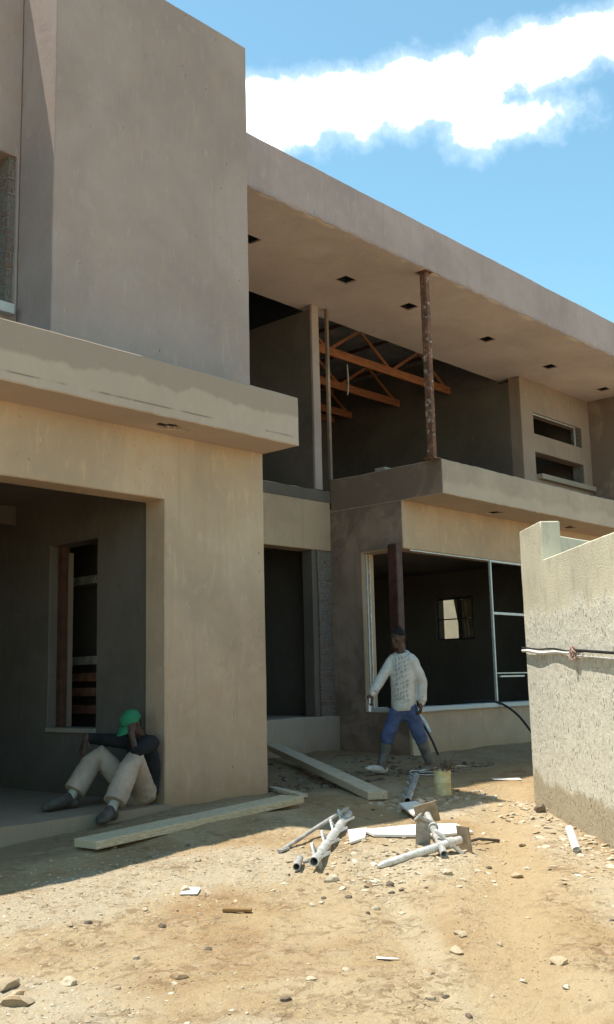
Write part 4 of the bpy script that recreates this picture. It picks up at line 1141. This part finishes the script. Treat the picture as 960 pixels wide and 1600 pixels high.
tube(bm, [P(-.012, 0, .03), P(-.010, 0, .065), P(-.014, 0, .098), P(-.014, 0, .118)], [(.072, .095), (.0735, .097), (.060, .079), (.036, .048)], 18, axis=V3(0, 1, 0), round_cap=True)
tube(bm, [P(-.05, 0, -.03), P(-.045, 0, .03)], [(.062, .052), (.070, .060)], 14, axis=V3(0, 1, 0), round_cap=True)
fuse('hair', bm, M['hair'], wm, .007, 2, .002, 60)
# sweater: torso with drooping hem, sleeves with cuffs
bm = bmesh.new()
cz = lambda z, f=0.0: V3(10.132, 7.733, z) + F * f
tube(bm, [cz(.745), cz(.785), cz(.86), cz(.98), cz(1.12), cz(1.24), cz(1.33), cz(1.395), cz(1.430, .01), cz(1.455, .02)],
     [(.140, .125), (.156, .145), (.158, .148), (.156, .142), (.158, .138), (.162, .132), (.160, .122), (.142, .105), (.112, .090), (.086, .080)], 26, axis=Lf)
for s_, e_, w_ in ((sR, eR, wR), (sL, eL, wL)):
    m_ = s_.lerp(cz(1.37), .55) + V3(0, 0, .015)
    tube(bm, [m_, s_.lerp(m_, .35), s_.lerp(e_, .12), s_.lerp(e_, .5), e_, e_.lerp(w_, .6), w_.lerp(e_, .10), w_], [.070, .074, .072, .068, .063, .057, .054, .044], 16, round_cap=True)
sw = fuse('sweater', bm, M['sweater'], wm, .0095, 12, .007, 8)
me = sw.data; uvl = me.uv_layers.new(name='UVMap'); org = Vector((10.12, 7.735, 1.20)) - Vector((10.1, 7.76, 0))
for lp in me.loops:
    p_ = me.vertices[lp.vertex_index].co - org
    nrm = me.vertices[lp.vertex_index].normal
    u_ = p_.dot(Lf) - 0.03
    if p_.dot(F) < -0.02 or abs(p_.dot(Lf)) > .17: u_ = 0.5
    uvl.data[lp.index].uv = (u_, p_.z)
bm = bmesh.new()
for w_, e_ in ((wR, eR), (wL, eL)):
    d = (w_ - e_).normalized(); tube(bm, [w_ - d * .075, w_ - d * .03, w_ - d * .012], [.058, .060, .050], 14)
fuse('cuff', bm, M['sweater'], wm, .008, 3)
# trousers tucked into boots
bm = bmesh.new()
tube(bm, [hipc + V3(0, 0, .08), hipc, hipc + V3(0, 0, -.12), hipc + V3(0, 0, -.20)], [(.125, .105), (.135, .112), (.135, .11), (.09, .085)], 18, axis=Lf, round_cap=True)
for a, b_, c_ in ((hR, kR, aR), (hL, kL, aL)):
    tube(bm, [a, a.lerp(b_, .5), b_, b_.lerp(c_, .22), b_.lerp(c_, .34)], [(.098), .090, .082, .082, .058], 16, round_cap=True)
fuse('trousers', bm, M['denim'], wm, .010, 5, .011, 9)
for a, k_, t, g_ in ((aR, kR, toeR, 0.0), (aL, kL, toeL, 0.0)):
    bm = bmesh.new()
    tube(bm, [a.lerp(k_, .80), a.lerp(k_, .76), a.lerp(k_, .4), a, a + V3(.01, 0, -.06)], [.078, .074, .066, .056, .050], 16)
    d = (t - a); d = (t - (a + V3(.03, 0, -.06))).normalized()
    h0 = a + V3(.02, 0, -.055)
    tube(bm, [h0 - d * .035, h0 + d * .05, h0.lerp(t, .65), t, t + d * .035], [(.045, .045), (.050, .050), (.054, .046), (.050, .036), (.036, .024)], 14, axis=d.cross(V3(0, 0, 1)), round_cap=True)
    bt = fuse('gumboot', bm, M['boot'], wm, .008, 3, .002, 20)
    bm = bmesh.new()
    if t is toeR:
        tube(bm, [h0 - d * .02 + V3(0, 0, .002), h0 + d * .06 + V3(0, 0, .004), h0.lerp(t, .65) + V3(0, 0, .003), t + V3(0, 0, .003), t + d * .045], [(.050, .049), (.054, .054), (.058, .050), (.053, .039), (.034, .022)], 14, axis=d.cross(V3(0, 0, 1)), round_cap=True)
        fuse('toe_cap', bm, M['boot_toe'], bt, .008, 3)
    else: bm.free()
# thing in his forward hand
bm = bmesh.new(); q = wR + V3(-.045, .0, -.10)
tube(bm, [q + V3(.03, .02, .07), q + V3(.0, 0, -.02), q + V3(-.005, .0, -.11)], [.012, .012, .011], 8)
tube(bm, [q + V3(-.03, -.02, .05), q + V3(-.035, -.01, -.10)], [.010, .010], 8)
o = from_bm('tool_strip', bm, M['pvc'], None); tag(o, 'short white strip carried in the walking man\'s forward hand', 'strip')

# ---- seated man ----------------------------------------------------
sm_ = empty('person', (6.1, 7.8, 0.035))
tag(sm_, 'man in green cap sitting slumped against the opening\'s reveal with knees up', 'person')
bt_ = V3(6.19, 7.82, .115)
hN, hF = V3(6.16, 7.73, .135), V3(6.20, 7.93, .135)
kN, aN = V3(5.925, 7.60, .475), V3(5.60, 7.49, .10)
kF, aF = V3(5.895, 8.10, .505), V3(5.60, 8.10, .125)
tN, tF = V3(5.43, 7.41, .0), V3(5.33, 8.08, .075)
aN = V3(5.60, 7.49, .055)
wst, cst, nk = V3(6.225, 7.82, .27), V3(6.195, 7.80, .49), V3(6.135, 7.79, .665)
sN, sF = V3(6.165, 7.645, .595), V3(6.19, 7.965, .60)
eN, wN = V3(5.935, 7.575, .525), V3(5.945, 7.655, .700)
eF, wF = V3(6.00, 8.16, .625), V3(5.80, 8.14, .655)
hcs = V3(6.035, 7.765, .775)
hfs, hup = V3(-.85, -.20, -.62), V3(-.52, -.06, .85)
bm = bmesh.new()
P2 = head(bm, hcs, hup, hfs, 0.98)
tube(bm, [cst + V3(0, 0, .09), nk, hcs - hup.normalized() * .05], [.062, .058, .054], 14)
tube(bm, [bt_, wst, cst, cst + V3(-.02, 0, .11)], [(.15, .10), (.135, .09), (.16, .095), (.12, .07)], 16, axis=V3(0, 1, 0), round_cap=True)
for a, b_, c_ in ((hN, kN, aN), (hF, kF, aF)): tube(bm, [a, b_, c_], [.075, .052, .040], 12, round_cap=True)
for a, t in ((aN, tN), (aF, tF)): tube(bm, [a, a.lerp(t, .5) + V3(0, 0, -.01), t], [.04, .034, .026], 10, round_cap=True)
tube(bm, [cst + V3(0, 0, .09), sN, eN, wN], [.05, .05, .040, .028], 12, round_cap=True)
tube(bm, [cst + V3(0, 0, .09), sF, eF, wF], [.05, .05, .038, .026], 12, round_cap=True)
hand(bm, wN, V3(.25, .35, .6), V3(.6, .5, -.2), V3(.3, .4, .3), .95, .9)
hand(bm, wF, V3(-.42, -.05, -.9), V3(.6, 0, -.4), V3(0, -1, 0), 1.08, .3)
fuse('body', bm, M['skin'], sm_, .0065, 2)
eyes(P2, sm_)
# cap with peak
bm = bmesh.new()
tube(bm, [P2(-.006, 0, .018), P2(-.006, 0, .05), P2(-.010, 0, .09), P2(-.012, 0, .115), P2(-.012, 0, .129), P2(-.012, 0, .134)], [(.085, .108), (.087, .111), (.076, .098), (.054, .070), (.030, .038), (.010, .012)], 20, axis=V3(0, 1, 0))
cap = fuse('cap', bm, M['green_cap'], sm_, .006, 5, .0025, 22)
bm = bmesh.new()
rows = []
for j in range(6):
    t = j / 5
    rows.append([P2(.078 + .120 * t * math.cos(a) + .02 * math.cos(a) , .078 * math.sin(a) * (1 - .12 * t), .036 - .03 * t - .018 * math.sin(a) ** 2) for a in [(-1.25 + 2.5 * i / 10) for i in range(11)]])
top = [[bm.verts.new(v) for v in r_] for r_ in rows]
for a, b_ in zip(top[:-1], top[1:]):
    for i in range(10): bm.faces.new((a[i], a[i + 1], b_[i + 1], b_[i]))
pk = from_bm('cap_peak', bm, M['green_cap'], cap, True, 80)
s_ = pk.modifiers.new('thick', 'SOLIDIFY'); s_.thickness = .006
bm = bmesh.new(); v = bmesh.ops.create_uvsphere(bm, u_segments=10, v_segments=6, radius=.009)['verts']; bmesh.ops.translate(bm, verts=v, vec=P2(-.012, 0, .134)); from_bm('cap_button', bm, M['green_cap'], cap)
bm = bmesh.new()
tube(bm, [P2(-.05, 0, -.03), P2(-.04, 0, .02)], [(.060, .050), (.070, .062)], 14, axis=V3(0, 1, 0), round_cap=True); fuse('hair', bm, M['hair'], sm_, .008, 2)
# shirt
bm = bmesh.new()
tube(bm, [bt_ + V3(.005, 0, .02), wst, wst.lerp(cst, .5), cst, cst + V3(-.02, 0, .08), nk + V3(.005, 0, -.005)], [(.175, .130), (.175, .128), (.185, .125), (.19, .125), (.15, .105), (.078, .07)], 20, axis=V3(0, 1, 0))
for s_, e_, w_ in ((sN, eN, wN), (sF, eF, wF)):
    m_ = (s_ + cst + V3(0, 0, .09)) / 2
    if e_ is eN: tube(bm, [m_, s_, s_.lerp(e_, .5), e_, e_.lerp(w_, .22)], [.082, .08, .070, .062, .052], 14)
    else: tube(bm, [m_, s_, s_.lerp(e_, .5), e_, e_.lerp(w_, .5), e_.lerp(w_, .95)], [.082, .08, .070, .060, .054, .046], 14)
for v in bm.verts:
    if v.co.x > 6.325: v.co.x = 6.325
fuse('shirt', bm, M['black_shirt'], sm_, .0095, 3, .006, 9)
bm = bmesh.new(); tube(bm, [cst + V3(-.115, -.03, -.10), cst + V3(-.125, -.03, .02)], [(.06, .03), (.05, .02)], 12, axis=V3(0, 1, 0), round_cap=True); fuse('undershirt', bm, M['blue_shirt'], sm_, .009, 2)
# trousers
bm = bmesh.new()
tube(bm, [bt_ + V3(.02, 0, .10), bt_, bt_ + V3(-.06, 0, -.005)], [(.17, .12), (.185, .105), (.17, .10)], 18, axis=V3(0, 1, 0), round_cap=True)
for a, b_, c_ in ((hN, kN, aN), (hF, kF, aF)):
    tube(bm, [a, a.lerp(b_, .5), b_ + V3(.01, 0, -.01), b_.lerp(c_, .2), b_.lerp(c_, .55), b_.lerp(c_, .84)], [.116, .106, .098, .096, .102, .102], 16, round_cap=False)
fuse('trousers', bm, M['khaki'], sm_, .009, 5, .0045, 13)
for a, k_, t in ((aN, kN, tN), (aF, kF, tF)):
    d = (t - a); d.z = 0; d.normalize()
    bm = bmesh.new(); tube(bm, [a.lerp(k_, .24), a], [.046, .048], 12, round_cap=True); fuse('sock', bm, M['sock'], sm_, .008, 2)
    bm = bmesh.new(); b0 = V3(a.x, a.y, (t.z + .0))
    bz = min(a.z, t.z + .055)
    h0 = V3(a.x, a.y, t.z + .02) - d * .05
    tip = t.copy()
    tube(bm, [h0, h0 + d * .07 + V3(0, 0, .025), h0.lerp(tip, .55) + V3(0, 0, .018), h0.lerp(tip, .85) + V3(0, 0, .004), tip], [(.048, .052), (.052, .068), (.056, .052), (.060, .044), (.044, .034)], 14, axis=d.cross(V3(0, 0, 1)), round_cap=True)
    so = d.cross(V3(0, 0, 1))
    fuse('shoe', bm, M['shoe'], sm_, .007, 3)

# ------------------------------------------------------------------ camera
cam = bpy.data.cameras.new('camera'); co = bpy.data.objects.new('camera', cam); COL.objects.link(co)
cam.sensor_fit = 'VERTICAL'; cam.sensor_height = 24.0; cam.lens = 24.0 * 1607.8 / 1600
cam.clip_start = 0.05; cam.clip_end = 2000
r_ = Vector((0.67688, -0.735733, -0.023017)); u_ = Vector((-0.104445, -0.126949, 0.986395)); f_ = Vector((0.728646, 0.665267, 0.162773))
co.matrix_world = Matrix(((r_.x, u_.x, -f_.x, 0), (r_.y, u_.y, -f_.y, 0), (r_.z, u_.z, -f_.z, 1.12), (0, 0, 0, 1)))
scene.camera = co

# ------------------------------------------------------------------ sun and sky
S = Vector((-0.17, 0.256, 1.0)).normalized()
sun = bpy.data.lights.new('sun', 'SUN'); so = bpy.data.objects.new('sun', sun); COL.objects.link(so)
sun.energy = 4.1; sun.angle = R(0.53); sun.color = (1.0, 0.94, 0.82)
so.rotation_euler = S.to_track_quat('Z', 'Y').to_euler(); so.location = S * 40
w = bpy.data.worlds.new('World'); scene.world = w; w.use_nodes = True
nt = w.node_tree; k = NT(nt); bg = nt.nodes['Background']
sky = k.n('ShaderNodeTexSky', sky_type='NISHITA'); sky.sun_disc = False
sky.sun_elevation = math.asin(S.z); sky.sun_rotation = math.atan2(S.x, S.y); sky.altitude = 1200; sky.air_density = 1.0; sky.dust_density = 0.6; sky.ozone_density = 1.2
geo = k.n('ShaderNodeTexCoord')
def dot(vec):
    x = k.n('ShaderNodeVectorMath', operation='DOT_PRODUCT'); k.l(geo.outputs['Generated'], x.inputs[0]); x.inputs[1].default_value = vec
    return x.outputs['Value']
c0 = Vector((0.6990, 0.4900, 0.5205)).normalized(); U = c0.cross(Vector((0, 0, 1))).normalized(); Wv = U.cross(c0)
dc = dot(c0); uu = k.math('DIVIDE', dot(U), dc); vv = k.math('DIVIDE', dot(Wv), dc)
def uv_of(d): d = Vector(d); return d.dot(U) / d.dot(c0), d.dot(Wv) / d.dot(c0)
blobs = [(-0.2098, -0.0093, 0.042, 0.0290, .08), (-0.1558, -0.0106, 0.0414, 0.0300, .08), (-0.1086, -0.0120, 0.0409, 0.0290, .08), (-0.0614, -0.0079, 0.0433, 0.0277, .1),
         (-0.0092, -0.0029, 0.0427, 0.0294, .1), (0.0334, -0.0035, 0.0394, 0.0303, .1), (0.0786, 0.0150, 0.0415, 0.0215, .15), (0.1254, 0.0215, 0.0409, 0.0203, .15),
         (0.1713, 0.0279, 0.0404, 0.0180, .1), (0.22, 0.034, 0.05, 0.018, .1), (0.0453, -0.0394, 0.0194, 0.0162, -.1), (0.0900, -0.0330, 0.030, 0.0095, .1)]
nz = k.n('ShaderNodeTexNoise'); k.l(geo.outputs['Generated'], nz.inputs['Vector']); nz.inputs['Scale'].default_value = 27; nz.inputs['Detail'].default_value = 9; nz.inputs['Roughness'].default_value = 0.62
nf = k.math('SUBTRACT', nz.outputs['Fac'], 0.5)
field = None
for u0, v0, a, b_, ro_ in blobs:
    ca, sa = math.cos(ro_), math.sin(ro_)
    du = k.math('SUBTRACT', uu, u0); dv = k.math('SUBTRACT', vv, v0)
    e1 = k.math('MULTIPLY', k.math('ADD', k.math('MULTIPLY', du, ca), k.math('MULTIPLY', dv, sa)), 1 / a)
    e2 = k.math('MULTIPLY', k.math('SUBTRACT', k.math('MULTIPLY', dv, ca), k.math('MULTIPLY', du, sa)), 1 / b_)
    q = k.math('SQRT', k.math('ADD', k.math('MULTIPLY', e1, e1), k.math('MULTIPLY', e2, e2)))
    q = k.math('MULTIPLY', k.math('SUBTRACT', 1.0, q), b_ / .028)
    if field is None: field = q
    else:
        mx = k.n('ShaderNodeMath', operation='SMOOTH_MAX'); k.l(field, mx.inputs[0]); k.l(q, mx.inputs[1]); mx.inputs[2].default_value = 0.12; field = mx.outputs[0]
field = k.math('ADD', field, k.math('MULTIPLY', nf, 1.75))
mask = k.math('MULTIPLY', k.math('ADD', k.math('MULTIPLY', k.ramp(field, -0.14, 0.24), 0.84), k.math('MULTIPLY', k.ramp(field, -0.65, 0.10), 0.16)), k.math('GREATER_THAN', dc, 0.3))
skyc = k.mix(1.0, sky.outputs[0], (1.03, 1.31, 1.07), 'MULTIPLY')
nz2 = k.n('ShaderNodeTexNoise'); k.l(geo.outputs['Generated'], nz2.inputs['Vector']); nz2.inputs['Scale'].default_value = 9; nz2.inputs['Detail'].default_value = 5
cl = k.mix(mask, skyc, k.mix(k.ramp(nz2.outputs['Fac'], .35, .65), (8.2, 8.8, 9.3), (13.5, 13.5, 13.4)))
k.l(cl, bg.inputs['Color']); bg.inputs['Strength'].default_value = 0.13

vs = scene.view_settings; scene.display_settings.display_device = 'sRGB'
vs.view_transform = 'Standard'; vs.look = 'None'; vs.exposure = 0.85; vs.gamma = 1.0; vs.use_curve_mapping = False
scene.cycles.max_bounces = 8; scene.cycles.diffuse_bounces = 5; scene.cycles.use_denoising = True
